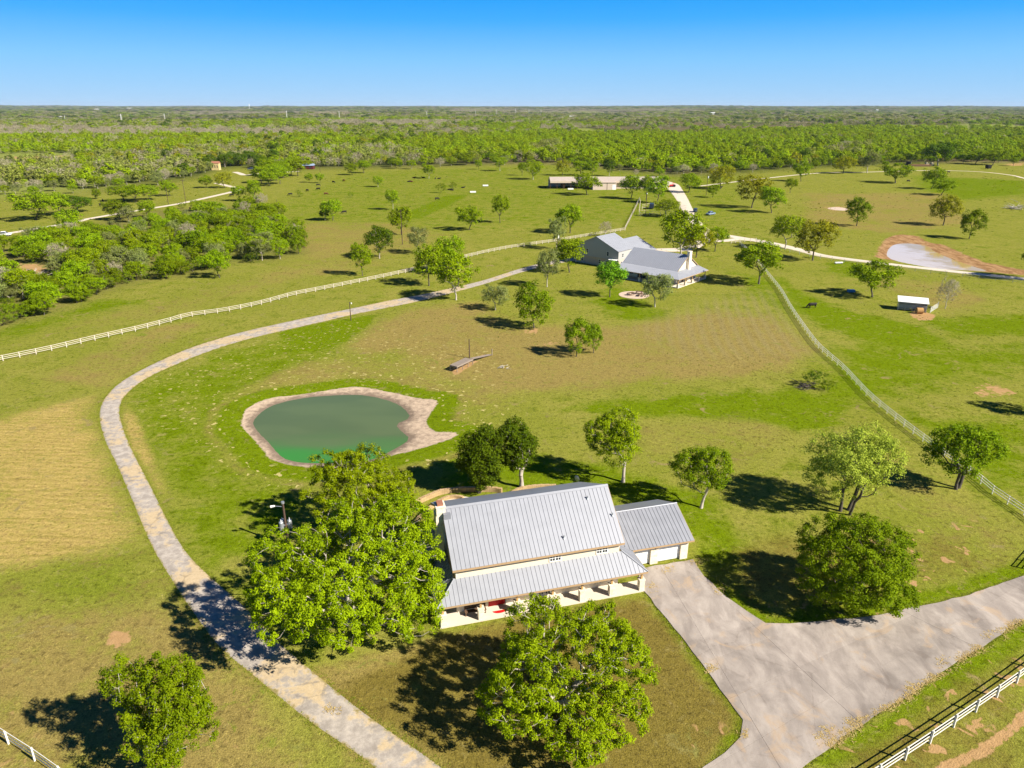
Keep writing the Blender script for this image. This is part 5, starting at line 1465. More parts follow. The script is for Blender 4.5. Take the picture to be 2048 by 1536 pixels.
ng.links.new(gi.outputs[0], iop.inputs['Points']); ng.links.new(join.outputs[0], iop.inputs['Instance'])
ng.links.new(ai.outputs[0], iop.inputs['Instance Index']); ng.links.new(av.outputs[0], iop.inputs['Scale']); ng.links.new(iop.outputs[0], go.inputs[0])
fw.modifiers.new('woods', 'NODES').node_group = ng
#@@THINGS
# ------------------------------------------------------------------ poles
def pole(base, toppy, label, group=None, r=.15, cap=None, arms=True, lean=0):
    b = at(*base); h = height_at(b, toppy)
    e = empty('utility_pole', b, math.radians(_tr.uniform(-20, 20)), label, 'pole', group)
    MB().tube((0, 0, -.3), (lean, 0, h), r, r * .7, 10).build('shaft', 'pole', e)
    return e, h
e, h = pole((372, 406), 358, 'tall wooden power pole at the ranch track on the left pasture')
MB().box(-1.2, -.06, h - .8, 1.2, .06, h - .65).build('crossarm', 'pole', e)
e, h = pole((337, 409), 374, 'shorter wooden power pole left of the tall one on the ranch track')
e, h = pole((556, 428), 399, 'bare wooden power pole above the thicket'); 
e, h = pole((805, 489), 420, 'wooden power pole in front of the spindly tree in the middle pasture')
e, h = pole((1114, 500), 462, 'power pole with a white transformer at the white fence')
MB().tube((.35, 0, h - 2.6), (.35, 0, h - 1.3), .3, .3, 10).build('transformer', 'white_metal', e)
e, h = pole((1291, 431), 384, 'power pole with a white lamp among the pipe pens')
MB().box(-.15, -.6, h - .9, .15, -.1, h - .5).build('lamp', 'white_metal', e)
e, h = pole((1412, 391), 348, 'power pole with a transformer beside the small tree near the barn')
MB().tube((.35, 0, h - 2.4), (.35, 0, h - 1.2), .3, .3, 10).build('transformer', 'white_metal', e)
e, h = pole((1333, 350), 335, 'small wooden pole behind the right end of the barn', r=.1)
e, h = pole((641, 352), 327, 'wooden pole beside the red walled shed', r=.12)
e, h = pole((497, 338), 318, 'wooden pole beside the yellow farmhouse', r=.12)
e, h = pole((702, 641), 604, 'short yard light pole beside the asphalt drive', r=.13)
MB().box(.02, -.05, h - .25, .55, .05, h - .15).build('lamp_arm', 'galv', e); MB().tube((.5, 0, h - .45), (.5, 0, h - .12), .14, .1, 8).build('lamp', 'white_metal', e)
e, h = pole((939, 716), 678, 'brown post standing by the wooden deck', r=.13)
# the transformer pole at the big oak
b = at(577, 1092); h = height_at(b, 1006)
e = empty('utility_pole', b, 0, 'transformer pole with three grey cans and street lamp beside the largest oak', 'pole')
MB().tube((0, 0, -.3), (0, 0, h), .17, .12, 12).build('shaft', 'pole', e)
for a in (150, 215, 20):
    x, y = .5 * math.cos(math.radians(a)), .5 * math.sin(math.radians(a))
    c = MB().tube((x, y, h - 3.5), (x, y, h - 2.5), .26, .26, 12).tube((x, y, h - 2.5), (x, y, h - 2.42), .28, .22, 12).build('transformer', 'galv', e)
    MB().tube((x, y, h - 2.42), (x, y, h - 2.1), .05, .03, 6).build('bushing', 'white_metal', c)
    MB().box(min(x, 0), min(y, 0) - .03, h - 3.0, max(x, 0), max(y, 0) + .03, h - 2.9).build('bracket', 'galv', e)
MB().tube((0, 0, h - .5), (-1.1, -.1, h - .35), .035).build('lamp_arm', 'galv', e)
MB().tube((-1.45, -.15, h - .42), (-.95, -.08, h - .36), .16, .10, 8).tube((-1.4, .2, h - .7), (-1.2, .1, h - .4), .05, .05, 6).build('lamp', 'white_metal', e)
MB().tube((0, 0, h - .05), (0, 0, h + .18), .2, .2, 10).build('pole_cap', 'galv', e)
# pylons far out across the woods
for (x, y), t in [((131, 243), 231), ((245, 250), 228), ((330, 240), 227), ((574, 236), 221), ((679, 236), 222), ((854, 235), 222), ((951, 231), 221), ((993, 231), 219), ((1031, 231), 217), ((1058, 231), 218), ((1082, 228), 217)]:
    b = at(x, y); h = height_at(b, t); h = min(h, 48)
    e = empty('pylon', b, 0, 'thin pale power pylon standing far out in the woods', 'pylon', 'pylons far out in the woods')
    w = h * .05
    for sx in (-1, 1):
        for sy in (-1, 1): MB().tube((sx * w, sy * w, 0), (sx * w * .25, sy * w * .25, h), h * .008, h * .006, 5).build('leg', 'white_metal', e)
    for f in (.7, .85): MB().box(-h * .11, -.15, h * f, h * .11, .15, h * f + h * .012).build('crossarm', 'white_metal', e)
b = at(499, 217.5); k = mpp(b)
e = empty('water_tower', b, 0, 'tiny white water tower on the horizon', 'water tower')
MB().tube((0, 0, 0), (0, 0, 7 * k), .35 * k, .35 * k, 8).build('stem', 'white_metal', e); MB().tube((0, 0, 5.5 * k), (0, 0, 7 * k), .6 * k, .9 * k, 10).tube((0, 0, 7 * k), (0, 0, 8 * k), .9 * k, .5 * k, 10).build('tank', 'white_metal', e)

# ------------------------------------------------------------------ distant buildings
M['shed_red'] = plain('dark_red_boards', (.085, .018, .016), .8, 0, .3)
def farm(px, w, h, wall, roof, label, rise=.35, depth=.7, rz=0, name='house', z=0, cat='house'):
    b = at(*px); s = mpp(b); w *= s; h *= s; d = w * depth
    e = empty(name, b, rz, label, cat)
    MB().box(-w / 2, -d / 2, -.5, w / 2, d / 2, h).build('wall', wall, e)
    o = w * .04; r = h + w * rise * .5
    fix(MB().loft([(-w / 2 - o, -d / 2 - o, h + .01), (w / 2 + o, -d / 2 - o, h + .01), (w / 2 + o, 0, r), (-w / 2 - o, 0, r)], [(-w / 2 - o, d / 2 + o, h + .01), (w / 2 + o, d / 2 + o, h + .01), (w / 2 + o, .02, r + .05), (-w / 2 - o, .02, r + .05)]).build('roof', roof, e))
    for f in (-.3, 0, .3): MB().box(w * f - w * .05, -d / 2 - .08, h * .35, w * f + w * .05, -d / 2 - .004, h * .75).build('window', 'glass', e)
    return e
farm((433, 340), 15, 13, 'yellow', 'clay', 'yellow farmhouse with a clay red roof among dark evergreens', .5)
s_ = farm((613, 338), 30, 7, 'shed_red', 'blue_roof', 'red walled open shed with a pale blue roof', .22, .5, name='shed', cat='shed')
farm((226, 263), 16, 4, 'rust_red', 'rust_red', 'small red barn far out in the bare woods', .25, .6, name='barn', cat='barn')
for x, y, w, h in [(636, 242, 9, 3), (618, 243, 8, 2.5), (990, 244, 6, 2.5), (1010, 243, 5, 2.5), (1143, 236, 8, 3.5), (1171, 238, 8, 2.5), (1583, 225, 4, 3), (1754, 222.5, 4, 2), (262, 219.5, 12, 2), (194, 220.5, 8, 2), (122, 236, 6, 2.5), (1425, 229, 8, 3)]:
    e = farm((x, y), w, h, 'white_paint', 'white_metal', 'tiny white building far off in the woods', .2); e['group'] = 'tiny white buildings far off'

# ------------------------------------------------------------------ wooden deck on the slope
a = at(914, 751); c0 = at(898, 744)
zd = 1.25
A_ = Vector((*atz(914, 733, zd), zd)); B_ = Vector((*atz(900, 729.5, zd), zd)); Cc = Vector((*atz(946, 718, zd), zd))
v = (Cc - A_); v.z = 0; Ln = v.length; v.normalize(); wv = Vector((-v.y, v.x, 0)); wd = max(1.8, abs((B_ - A_).dot(wv)))
DK = empty('deck', (A_.x, A_.y, 0), math.atan2(v.y, v.x), 'weathered grey wooden viewing deck on posts with a narrow walkway up the slope', 'deck')
n_ = int(Ln / .16)
DECK_ME = MB().box(0, 0, zd - .05, .145, wd, zd).mesh('deck_board'); DECK_ME.materials.append(M['wood_grey'])
for i in range(n_):
    o = link('board', DECK_ME, DK); o.location = (i * .16, 0, _tr.uniform(-.006, .006))
MB().box(-.04, -.05, zd - .25, Ln + .05, -.003, zd - .02).box(-.04, wd + .003, zd - .25, Ln + .05, wd + .05, zd - .02).box(-.045, 0, zd - .25, -.005, wd, zd - .02).build('frame', 'wood_grey', DK)
for x in (.05, Ln * .35, Ln * .7, Ln - .05):
    for y in (.06, wd - .06): MB().box(x - .05, y - .05, -.2, x + .05, y + .05, zd - .26).build('leg', 'wood_grey', DK)
Wl = 7.0
for i in range(int(Wl / .16)):
    o = link('board', DECK_ME, DK); o.location = (Ln + .06 + i * .16, 0, -i * .16 / Wl * (zd - .15)); o.scale = (1, .5, 1)
MB().box(Ln + Wl - .1, 0, -.1, Ln + Wl + .05, .12, 1.5).build('rail_post', 'wood_grey', DK)

# ------------------------------------------------------------------ cattle
def body_mesh(name, chains):
    """tapered limbs and trunk fused into one continuous skin"""
    bm = bmesh.new()
    for ch_ in chains:
        for (p, r), (q, s2_) in zip(ch_, ch_[1:]):
            p, q = Vector(p), Vector(q)
            n_ = max(2, int((q - p).length / (.35 * min(r, s2_)))); n_ = min(n_, 14)
            for i in range(n_ + 1):
                t = i / n_; c = p.lerp(q, t); rr_ = r + (s2_ - r) * t
                bmesh.ops.create_icosphere(bm, subdivisions=1, radius=rr_ * 1.05, matrix=Matrix.Translation(c))
    me = bpy.data.meshes.new(name + '_rig'); bm.to_mesh(me); bm.free()
    o = bpy.data.objects.new(name + '_rig', me); C.objects.link(o)
    m = o.modifiers.new('fuse', 'REMESH'); m.mode = 'VOXEL'; m.voxel_size = .05; m.use_smooth_shade = True
    m = o.modifiers.new('smooth', 'SMOOTH'); m.iterations = 4; m.factor = .5
    m = o.modifiers.new('thin', 'DECIMATE'); m.ratio = .35
    dg = bpy.context.evaluated_depsgraph_get()
    out = bpy.data.meshes.new_from_object(o.evaluated_get(dg)); out.name = name
    bpy.data.objects.remove(o); return out
def cow_mesh(grazing):
    sp = [[(-.92, 0, 1.16), .27, ], [(-.6, 0, 1.05), .38], [(-.1, 0, .98), .42], [(.4, 0, 1.0), .41], [(.8, 0, 1.06), .33]]
    ch_ = [[tuple(x) for x in sp]]
    if grazing: ch_.append([((.85, 0, 1.1), .30), ((1.2, 0, .85), .2), ((1.45, 0, .52), .15), ((1.58, 0, .3), .13), ((1.72, 0, .13), .085)]); hd = Vector((1.47, 0, .55))
    else: ch_.append([((.85, 0, 1.15), .30), ((1.2, 0, 1.38), .2), ((1.42, 0, 1.52), .15), ((1.6, 0, 1.45), .13), ((1.85, 0, 1.32), .085)]); hd = Vector((1.4, 0, 1.58))
    for s in (-1, 1):
        ch_.append([(tuple(hd + Vector((0, s * .1, .05))), .06), (tuple(hd + Vector((-.06, s * .3, .04))), .04)])
        ch_.append([((.72, s * .2, .85), .2), ((.74, s * .2, .5), .095), ((.73, s * .2, .25), .07), ((.76, s * .2, .05), .07)])
        ch_.append([((-.75, s * .2, 1.0), .25), ((-.68, s * .22, .68), .15), ((-.9, s * .22, .46), .085), ((-.86, s * .22, .2), .07), ((-.82, s * .22, .05), .07)])
    ch_.append([((-1.12, 0, 1.25), .06), ((-1.2, 0, .9), .04), ((-1.2, 0, .5), .05)])
    return body_mesh('cow_body', ch_)
def lying_mesh():
    ch_ = [[((-.9, 0, .36), .3), ((-.4, 0, .42), .42), ((.3, 0, .44), .43), ((.8, 0, .52), .34)], [((.85, 0, .6), .28), ((1.1, 0, .85), .19), ((1.3, .04, .98), .15), ((1.5, .08, .88), .12), ((1.68, .1, .78), .08)],
           [((.75, .35, .2), .14), ((1.1, .4, .1), .08), ((.8, .5, .08), .07)], [((-.6, .4, .22), .18), ((-.2, .6, .12), .09), ((-.5, .7, .08), .07)], [((-1.1, 0, .4), .06), ((-1.35, .2, .08), .04)],
           [((1.28, .14, 1.05), .06), ((1.22, .34, 1.04), .04)], [((1.28, -.08, 1.05), .06), ((1.22, -.28, 1.04), .04)]]
    return body_mesh('cow_body', ch_)
COWS = {}
for kind, f in (('graze', lambda: cow_mesh(True)), ('stand', lambda: cow_mesh(False)), ('lie', lying_mesh)):
    me0 = f()
    for m in ('black', 'brown_coat'):
        me = me0.copy(); me.materials.append(M[m]); COWS[kind, m] = me
def cow(px, kind, coat, label, rz=None, s=1.05):
    x, y, z = at(*px)
    o = bpy.data.objects.new('cow', COWS[kind, coat]); C.objects.link(o); o.location = (x, y, z); o.scale = (s, s, s)
    o.rotation_euler = (0, 0, _tr.uniform(0, 6.28) if rz is None else rz)
    return tag(o, label, 'cow', 'cattle on the pastures')
for a_ in [((1624, 616), 'graze', 'black', 'black cow grazing alone beside the curving pipe fence', 3.3), ((1816, 364), 'graze', 'black', 'black cow grazing right of the bright tree with two shadows', .2), ((1897, 346), 'stand', 'black', 'black cow standing on the faint track at the far right', 3.3),
           ((1441, 377), 'stand', 'black', 'black cow standing under the brownish tree', .3), ((689, 427), 'graze', 'black', 'black and dark cow grazing right of the bright tree and its bush', 3.6), ((581, 391), 'graze', 'black', 'dark cow left of the low bush among the grazing cattle', None),
           ((615, 383), 'graze', 'black', 'black cow right of the low bush among the grazing cattle', None), ((636, 372), 'graze', 'black', 'upper black cow of two grazing one behind the other', .2), ((637, 380), 'graze', 'black', 'lower black cow of two grazing one behind the other', 3.2),
           ((652, 390), 'graze', 'brown_coat', 'red brown cow grazing nearest the low bush', .1), ((667, 366), 'graze', 'black', 'black cow left of a brown one near the small trees', None), ((688, 363), 'graze', 'brown_coat', 'dark brown cow right of a black one near the small trees', None),
           ((818, 364), 'lie', 'black', 'left cow of two lying together above the lush strip', .2), ((823, 364), 'lie', 'brown_coat', 'right cow of two lying together above the lush strip', 2.9), ((828, 356), 'lie', 'brown_coat', 'brown cow lying at the left of a tree shadow', .3),
           ((847, 356), 'lie', 'black', 'black cow lying in the shade of a small tree', 3.1), ((871, 358), 'lie', 'black', 'left small calf lying right of the shade tree', None), ((878, 358), 'lie', 'black', 'right small calf lying right of the shade tree', None),
           ((899, 380), 'lie', 'black', 'black cow lying left under the smaller round bush', .1), ((904, 381), 'lie', 'black', 'black cow lying right under the smaller round bush', 2.8), ((926, 376), 'lie', 'black', 'black cow lying between the bush and a white trough', .2), ((874, 400), 'graze', 'black', 'black cow grazing beside the strip of lush grass', .4),
           ((35, 398), 'stand', 'black', 'black cow at the left edge pasture near the wood', None), ((206, 402), 'lie', 'black', 'black cow lying in tree shade on the left pasture', None), ((203, 412), 'graze', 'black', 'upper black cow of two on the left pasture below the shade', None), ((211, 420), 'graze', 'black', 'lower black cow of two on the left pasture near the ranch track', None),
           ((196, 458), 'stand', 'black', 'black cow at the thicket edge below the ranch track', None), ((227, 455), 'stand', 'brown_coat', 'brown cow at the thicket edge below the ranch track', None), ((464, 393), 'graze', 'black', 'black cow below the bend of the pale track', None), ((381, 420), 'graze', 'brown_coat', 'brown cow among the thicket tops below the tall power pole', None)]:
    cow(*a_)

# ------------------------------------------------------------------ vehicles
def vehicle(kind, px, rz, paint, label):
    x, y, z = at(*px)
    e = empty('pickup_truck' if kind == 'pickup' else 'car', (x, y, z), rz, label, 'truck' if kind == 'pickup' else 'car')
    def prof(pts, w0, w1):
        return MB().loft([(p[0], -(w0 if p[1] < 1.1 else w1), p[1]) for p in pts], [(p[0], (w0 if p[1] < 1.1 else w1), p[1]) for p in pts])
    if kind == 'pickup':
        body = [(-2.85, .45), (2.75, .45), (2.85, .75), (2.75, 1.05), (1.5, 1.15), (.75, 1.85), (-.75, 1.85), (-.95, 1.15), (-2.85, 1.1)]
        gw = [(1.32, 1.2), (.72, 1.78), (-.7, 1.78), (-.86, 1.2)]
    else:
        body = [(-2.3, .4), (2.25, .4), (2.35, .7), (2.2, 1.0), (1.2, 1.12), (.5, 1.75), (-1.9, 1.78), (-2.3, 1.1)]
        gw = [(1.05, 1.16), (.48, 1.68), (-1.82, 1.7), (-2.1, 1.16)]
    fix(prof(body, .98, .82).build('body', paint, e, .04))
    fix(MB().loft([(p[0], -.985 if p[1] < 1.3 else -.86, p[1]) for p in gw], [(p[0], .985 if p[1] < 1.3 else .86, p[1]) for p in gw]).build('side_window', 'glass', e))
    f0, f1 = (1.48, .78) if kind == 'pickup' else (1.2, .52)
    fix(MB().loft([(f0 + .01, -.74, 1.2), (f0 + .01, .74, 1.2), (f1 + .03, .7, 1.78 if kind == 'pickup' else 1.7), (f1 + .03, -.7, 1.78 if kind == 'pickup' else 1.7)], [(f0 + .04, -.74, 1.2), (f0 + .04, .74, 1.2), (f1 + .06, .7, 1.78 if kind == 'pickup' else 1.7), (f1 + .06, -.7, 1.78 if kind == 'pickup' else 1.7)]).build('windshield', 'glass', e))
    if kind == 'pickup': MB().box(-2.78, -.8, 1.115, -1.02, .8, 1.13).build('bed_floor', 'dark', e)
    q = 1.75 if kind == 'pickup' else 1.4
    for xx in (-q, q):
        for s in (-1, 1):
            w = MB().tube((xx, s * .78, .38), (xx, s * 1.0, .38), .38, .38, 16).build('wheel', 'tyre', e); MB().tube((xx, s * 1.0, .38), (xx, s * 1.01, .38), .22, .2, 12).build('rim', 'galv', w)
    fx = 2.86 if kind == 'pickup' else 2.36
    for s in (-1, 1): MB().box(fx - .12, s * .72 - .15, .72, fx - .02, s * .72 + .15, .9).build('headlight', 'white_metal', e)
    return e
vehicle('pickup', (1421, 430), math.radians(222), 'silver', 'silver blue pickup parked on the grass right of the white road')
vehicle('car', (1390, 424), math.radians(250), 'navy', 'dark blue sport utility car parked between the white road and the pickup')
vehicle('pickup', (8, 472), math.radians(20), 'white_paint', 'white and dark pickup at the left edge on the ranch track')
vehicle('car', (501, 339), math.radians(190), 'navy', 'blue car parked by the yellow farmhouse')
# red tractor
x, y, z = at(1345, 374)
TRc = empty('tractor', (x, y, z), math.radians(200), 'red tractor with a front loader parked on the white road by the barn', 'tractor')
MB().box(-.2, -.45, .8, 2.2, .45, 1.6).build('hood', 'red', TRc, .05); MB().box(-1.1, -.7, .7, -.2, .7, 1.3).build('platform', 'red', TRc)
MB().box(-1.0, -.75, 2.5, .1, .75, 2.62).tube((-.95, -.7, 1.3), (-.95, -.7, 2.5), .04).tube((-.95, .7, 1.3), (-.95, .7, 2.5), .04).tube((.05, -.7, 1.3), (.05, -.7, 2.5), .04).tube((.05, .7, 1.3), (.05, .7, 2.5), .04).build('canopy', 'red', TRc)
MB().tube((.5, -.6, 1.3), (2.9, -.6, .5), .08).tube((.5, .6, 1.3), (2.9, .6, .5), .08).build('loader_arm', 'red', TRc)
fix(MB().loft([(2.9, -1, .1), (3.5, -1, .1), (2.95, -1, .8)], [(2.9, 1, .1), (3.5, 1, .1), (2.95, 1, .8)]).build('bucket', 'red', TRc))
for s in (-1, 1):
    MB().tube((-.8, s * .7, .85), (-.8, s * 1.15, .85), .85, .85, 16).build('wheel', 'tyre', TRc); MB().tube((1.7, s * .55, .5), (1.7, s * .85, .5), .5, .5, 14).build('wheel', 'tyre', TRc)
# stock trailer in the pens
x, y, z = at(1303, 417)
e = empty('stock_trailer', (x, y, z), math.radians(80), 'dark stock trailer parked inside the white pipe pens', 'trailer')
MB().box(-3, -1.1, .5, 3, 1.1, 2.6).build('body', 'navy', e, .06)
for xx in (-.5, .5):
    for s in (-1, 1): MB().tube((xx, s * .9, .4), (xx, s * 1.12, .4), .38, .38, 14).build('wheel', 'tyre', e)

# ------------------------------------------------------------------ cattle shelter, bale ring, tanks and troughs
sx, sy = at(1795, 620)[:2]; sx2, sy2 = at(1852, 625.5)[:2]
L_ = math.hypot(sx2 - sx, sy2 - sy); ra = math.atan2(sy2 - sy, sx2 - sx)
SH = empty('cattle_shelter', (sx, sy, 0), ra, 'white roofed open cattle shelter with pipe rail front', 'shelter')
fix(MB().loft([(-.3, -.5, 2.35), (L_ + .3, -.5, 2.35), (L_ + .3, 3.6, 3.0), (-.3, 3.6, 3.0)], [(-.3, -.5, 2.43), (L_ + .3, -.5, 2.43), (L_ + .3, 3.6, 3.08), (-.3, 3.6, 3.08)]).build('roof', 'white_metal', SH))
MB().box(0, 3.2, -.1, L_, 3.28, 2.85).build('back_wall', 'galv', SH); MB().box(0, .1, -.1, .06, 3.19, 2.4).build('side_wall', 'galv', SH); MB().box(L_ - .06, .1, -.1, L_, 3.19, 2.4).build('side_wall', 'galv', SH)
for i in range(5):
    x = i * (L_ - .1) / 4; MB().box(x, -.03, -.1, x + .1, .07, 2.33).build('post', 'galv', SH)
for zz_ in (.35, .65, .95, 1.25, 1.55): MB().box(.02, -.075, zz_, L_, -.035, zz_ + .06).build('rail', 'white_metal', SH)
gx, gy = at(1860, 626)[:2]; gx2, gy2 = at(1875, 616)[:2]
gl_ = math.hypot(gx2 - gx, gy2 - gy)
g = empty('gate', (gx, gy, 0), math.atan2(gy2 - gy, gx2 - gx), 'white pipe gate standing open beside the cattle shelter', 'gate')
for x in (0, gl_): MB().box(x - .05, -.05, 0, x + .05, .05, 1.7).build('post', 'white_metal', g)
for zz_ in (.2, .5, .8, 1.1, 1.4): MB().box(.052, -.025, zz_, gl_ - .052, .025, zz_ + .06).build('rail', 'white_metal', g)
bx_, by_ = at(1838, 627)[:2]
hb_ = MB().tube((-.75, 0, .78), (.75, 0, .78), .78, .78, 20).build('hay_bale', 'hay'); hb_.location = (bx_, by_, -.02); hb_.rotation_euler = (0, 0, ra + .25); tag(hb_, 'rust brown round hay bale on trampled soil before the cattle shelter', 'hay bale')
x, y, z = at(1702, 584)
t = empty('water_tank', (x, y, 0), .1, 'blue plastic water tank in tree shade on the right pasture', 'tank')
MB().box(-1.0, -.6, 0, 1.0, .6, .7).build('body', 'blue', t, .08); MB().box(-.85, -.45, .702, .85, .45, .72).build('lid', 'silver', t)
x, y, z = at(1677, 528)
t = empty('feed_trough', (x, y, 0), .15, 'dark and white feed trough on the grass below the white road', 'trough'); MB().box(-1.4, -.3, .35, 1.4, .3, .7).build('pan', 'white_metal', t)
for xx in (-1.2, 1.2): MB().box(xx - .06, -.28, 0, xx + .06, .28, .345).build('leg', 'dark', t)
for px, l_ in (((971, 373), 'white feed trough, upper one near the lush strip'), ((946, 386), 'white feed trough with a dark end, lower one near the lush strip'), ((1141, 380), 'white tank on the grass in front of the open barn bay')):
    x, y, z = at(*px); t = empty('feed_trough', (x, y, z), .1, l_, 'trough')
    MB().box(-1.8, -.7, .3, 1.8, .7, 1.1).build('pan', 'white_metal', t); MB().box(-1.7, -.5, 0, -1.4, .5, .295).box(1.4, -.5, 0, 1.7, .5, .295).build('skid', 'dark', t)
x, y, z = at(1816, 331); t = MB().tube((0, 0, 0), (0, 0, 3.2), 2.0, 2.0, 16).tube((0, 0, 3.2), (0, 0, 3.7), 2.0, .6, 16).build('water_tank', 'black'); t.location = (x, y, z); tag(t, 'big black round tank at the left end of the hay row by the far wood', 'tank')
x, y, z = at(1838, 333); t = empty('feed_bunk', (x, y, z), .02, 'long low brown feed bunk between the black tank and pale bales', 'feed bunk')
MB().box(-10, -.7, .0, 10, .7, 1.6).build('body', 'wood_dark', t); MB().box(-10, -.55, 1.602, 10, .55, 1.7).build('filling', 'hay', t)
for px, l_ in (((1853, 331), 'left pale round bale by the far wood'), ((1863, 331), 'right pale round bale by the far wood')):
    x, y, z = at(*px); o = MB().tube((0, -1, 1.5), (0, 1, 1.5), 1.5, 1.5, 18).build('hay_bale', 'bale'); o.location = (x, y, z - .03); o.rotation_euler = (0, 0, .2); tag(o, l_, 'hay bale')
x, y, z = at(1976, 338); t = empty('cattle_feeder', (x, y, z), .3, 'black cattle feeder at the far right by the wood', 'feeder')
fix(MB().loft([(-1.6, -1.4, .5), (1.6, -1.4, .5), (1.6, 1.4, .5), (-1.6, 1.4, .5)], [(-2, -1.7, 3.2), (2, -1.7, 3.2), (2, 1.7, 3.2), (-2, 1.7, 3.2)]).build('hopper', 'black', t))
for a, b in ((-1, -1), (1, -1), (1, 1), (-1, 1)): MB().box(a * 1.5 - .1, b * 1.3 - .1, 0, a * 1.5 + .1, b * 1.3 + .1, .495).build('leg', 'black', t)
x, y, z = at(1191, 1313); t = MB().tube((0, 0, 0), (0, 0, .35), .32, .30, 14).tube((0, 0, .35), (0, 0, .45), .3, .12, 14).build('well_cap', 'white_metal'); t.location = (x, y, 0); tag(t, 'white round well cap under the bright oak in front of the porch', 'well cap')
# dry puddle on the upper right slope
x, y, z = at(1675, 418); P = [at(px_, py_)[:2] for px_, py_ in ((1655, 417), (1668, 414.5), (1685, 415.5), (1695, 418), (1690, 421), (1672, 420.5))]
t = MB().prism(smooth_poly(P), -.3, .06).build('puddle', 'patio'); tag(t, 'small pale dried puddle on the upper right slope', kind='structure')
# heaps of dead branches
def brush_pile(px, r, n, label, mat='pale_bark'):
    x, y, z = at(*px); rr = np.random.RandomState(int(px[0])); m = MB()
    for _ in range(n):
        a = rr.uniform(0, 6.28); p = np.array([rr.normal() * r * .5, rr.normal() * r * .4, abs(rr.normal()) * r * .25]); l = rr.uniform(.6, 1.3) * r
        q = p + np.array([math.cos(a) * l, math.sin(a) * l, rr.uniform(-.1, .5) * r]); q[2] = max(q[2], .05)
        m.tube(p, q, .06 + .02 * r, .02, 5)
    o = m.build('brush_pile', mat); o.location = (x, y, z); tag(o, label, 'brush pile')
brush_pile((66, 556), 3.4, 60, 'heap of grey dead branches in the bare patch left of the thicket')
brush_pile((2030, 418), 4.2, 50, 'grey fallen dead tree on the slope at the far right')
brush_pile((1008, 736), .9, 16, 'small grey heap of sticks right of the wooden deck')

brush_pile((1612, 775), 1.5, 34, 'dark heap of twigs beside the brush clump in the green swale', 'dark_bark')

# ------------------------------------------------------------------ weeds, tufts and straw (nobody could count them)
def tufts(name, P, hgt, wid, mat, label, blades=7, seed=3, lay=0.0):
    r = np.random.RandomState(seed); n = len(P)
    hgt = np.asarray(hgt)[:, None] * r.uniform(.6, 1.3, (n, blades)); wid = np.asarray(wid)[:, None] * np.ones((n, blades))
    a = r.uniform(0, 6.28, (n, blades)); rad = r.random((n, blades)) * wid
    bx_ = P[:, 0:1] + np.cos(a) * rad; by_ = P[:, 1:2] + np.sin(a) * rad; z0 = P[:, 2:3]
    t = r.uniform(0, 6.28, (n, blades)); w = wid * r.uniform(.18, .35, (n, blades))
    lx, ly = np.cos(a) * (hgt * .5 + wid * lay), np.sin(a) * (hgt * .5 + wid * lay)
    v0 = np.stack([bx_ - np.cos(t) * w, by_ - np.sin(t) * w, z0 + 0 * bx_], -1); v1 = np.stack([bx_ + np.cos(t) * w, by_ + np.sin(t) * w, z0 + 0 * bx_], -1)
    v2 = np.stack([bx_ + lx, by_ + ly, z0 + hgt], -1)
    V = np.stack([v0, v1, v2], 2).reshape(-1, 3); Q_ = np.arange(len(V)).reshape(-1, 3)
    me = np_mesh(name, V, Q_, False, {'tone': np.repeat(r.random(n), blades * 3)})
    return tag(link(name, me, None, mat), label, kind='stuff')
M['weed_leaf'] = leaf_mat('weed_leaf', (.085, .115, .003), (.19, .22, .012), .25)
M['fringe_leaf'] = leaf_mat('fringe_leaf', (.15, .20, .012), (.30, .33, .04), .3)
M['straw_leaf'] = leaf_mat('straw_blade', (.42, .31, .11), (.62, .48, .21), .2)
rr = np.random.RandomState(9)
# weeds over the pastures, in drifts
W_ = []
while len(W_) < 5200:
    px_, py_ = rr.uniform(-20, 2070), rr.uniform(335, 900)
    x, y, z = at(px_, py_)
    if math.sin(x / 17 + 2 * math.sin(y / 23)) + math.sin(y / 31 - x / 40) + rr.normal() * .5 < .3: continue
    if in_woods(x, y): continue
    W_.append((x, y, z, py_))
W_ = np.array(W_)
ok = (sdf(W_[:, 0], W_[:, 1], MUD1) > .5) & (sdf(W_[:, 0], W_[:, 1], MUD2) > .5)
W_ = W_[ok]
sz = np.clip(W_[:, 1] / 900, .12, .6)
tufts('weeds', W_[:, :3], sz * rr.uniform(.4, 1.0, len(W_)), sz * rr.uniform(.7, 1.5, len(W_)), 'weed_leaf', 'scattered green weed clumps over the pastures')
def along(P, n, spread, seed, closed=False):
    r = np.random.RandomState(seed); Q_ = chain(P, .15); k = r.randint(len(Q_), size=n)
    return np.c_[Q_[k] + r.normal(size=(n, 2)) * spread, np.full(n, .0)]
L_px = [(890, 1536), (740, 1430), (640, 1350), (570, 1290), (490, 1210), (420, 1150), (372, 1100), (337, 1040), (302, 970), (266, 900), (246, 850), (241, 815), (256, 787), (295, 757), (350, 731), (420, 703), (500, 678)]
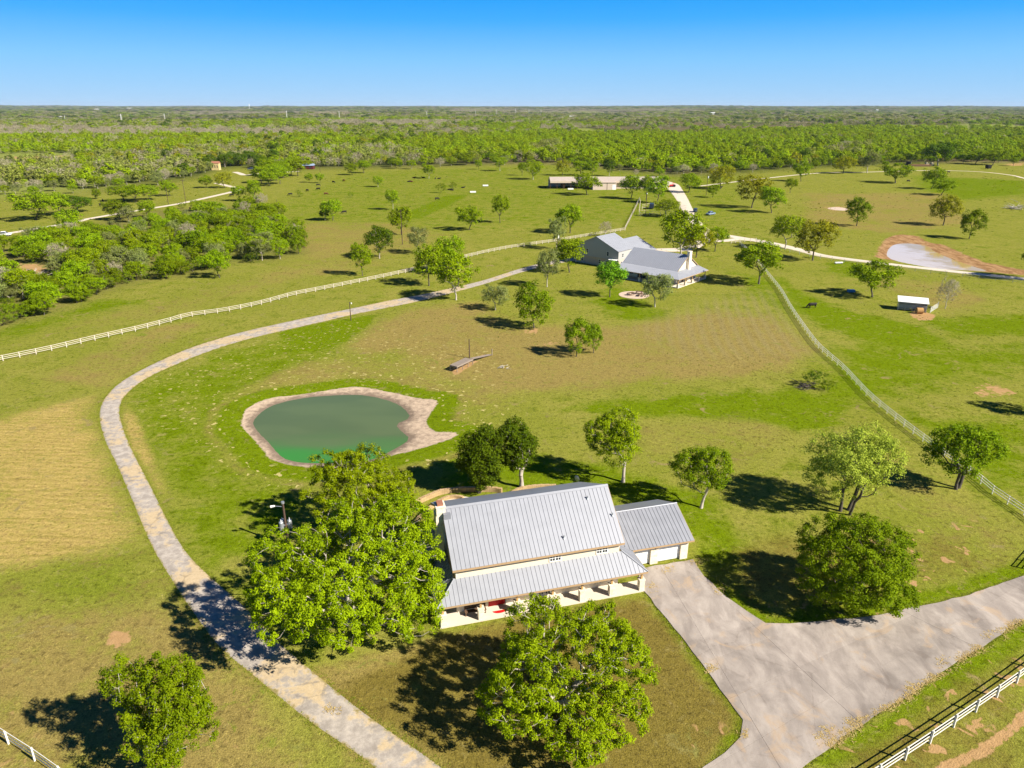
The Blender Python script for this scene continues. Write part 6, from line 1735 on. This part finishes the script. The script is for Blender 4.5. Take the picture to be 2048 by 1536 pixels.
R_px = [(745, 1536), (610, 1440), (500, 1350), (430, 1290), (375, 1215), (340, 1160), (300, 1090), (262, 1000), (232, 930), (208, 880), (197, 830), (209, 795), (243, 762), (300, 730), (380, 695), (470, 667)]
E1 = np.concatenate([along(catmull(G(*L_px)), 1500, .2, 1), along(catmull(G(*R_px)), 1500, .2, 2), along(PTS, 3500, .14, 3)])
tufts('grass_fringe', E1, np.full(len(E1), .08), np.full(len(E1), .12), 'fringe_leaf', 'ragged grass fringe along the drive and the concrete apron', 5, 4, .8)
low = [(2048, 1240), (2027, 1250), (1977, 1286), (1889, 1341), (1801, 1401), (1700, 1464), (1645, 1507)]
S1 = along(G(*low), 1100, .28, 5)
S1 = S1[np.sin(S1[:, 0] * .9) + np.sin(S1[:, 1] * 1.7 + 1) > -.2]; S1[:, 2] = .07
S2 = np.array([[*at(px_ + rr.normal() * 6, py_ + rr.normal() * 5)[:2], .07] for px_, py_ in ((1640, 1475), (1655, 1462), (1885, 1325), (1975, 1272), (1700, 1445), (1820, 1375), (1300, 1110 + 65), (1425, 1335), (1418, 1340), (1490, 1470)) for _ in range(22)])
S3 = np.array([[*at(px_ + rr.normal() * 9, py_ + rr.normal() * 5)[:2], .07] for px_, py_ in ((665, 1420), (1395, 1125), (1440, 1180), (1335, 1140)) for _ in range(30)])
SS = np.concatenate([S1, S2, S3])
tufts('straw', SS, np.full(len(SS), .05), np.full(len(SS), .14), 'straw_leaf', 'dry straw drifted along the concrete and asphalt edges', 5, 6, 1.0)

# ------------------------------------------------------------------ the air
HZ = MB().box(-46000, -200, -60, 46000, 31500, 150).build('haze', None)
hm = bpy.data.materials.new('haze'); hm.use_nodes = True
ht = hm.node_tree; ht.nodes.remove(ht.nodes['Principled BSDF'])
pv = ht.nodes.new('ShaderNodeVolumePrincipled'); pv.inputs['Color'].default_value = (.62, .78, 1.0, 1); pv.inputs['Density'].default_value = 2.1e-5
ht.links.new(pv.outputs[0], ht.nodes['Material Output'].inputs['Volume'])
HZ.data.materials.append(hm); tag(HZ, 'thin blue air over the whole ranch', kind='stuff')
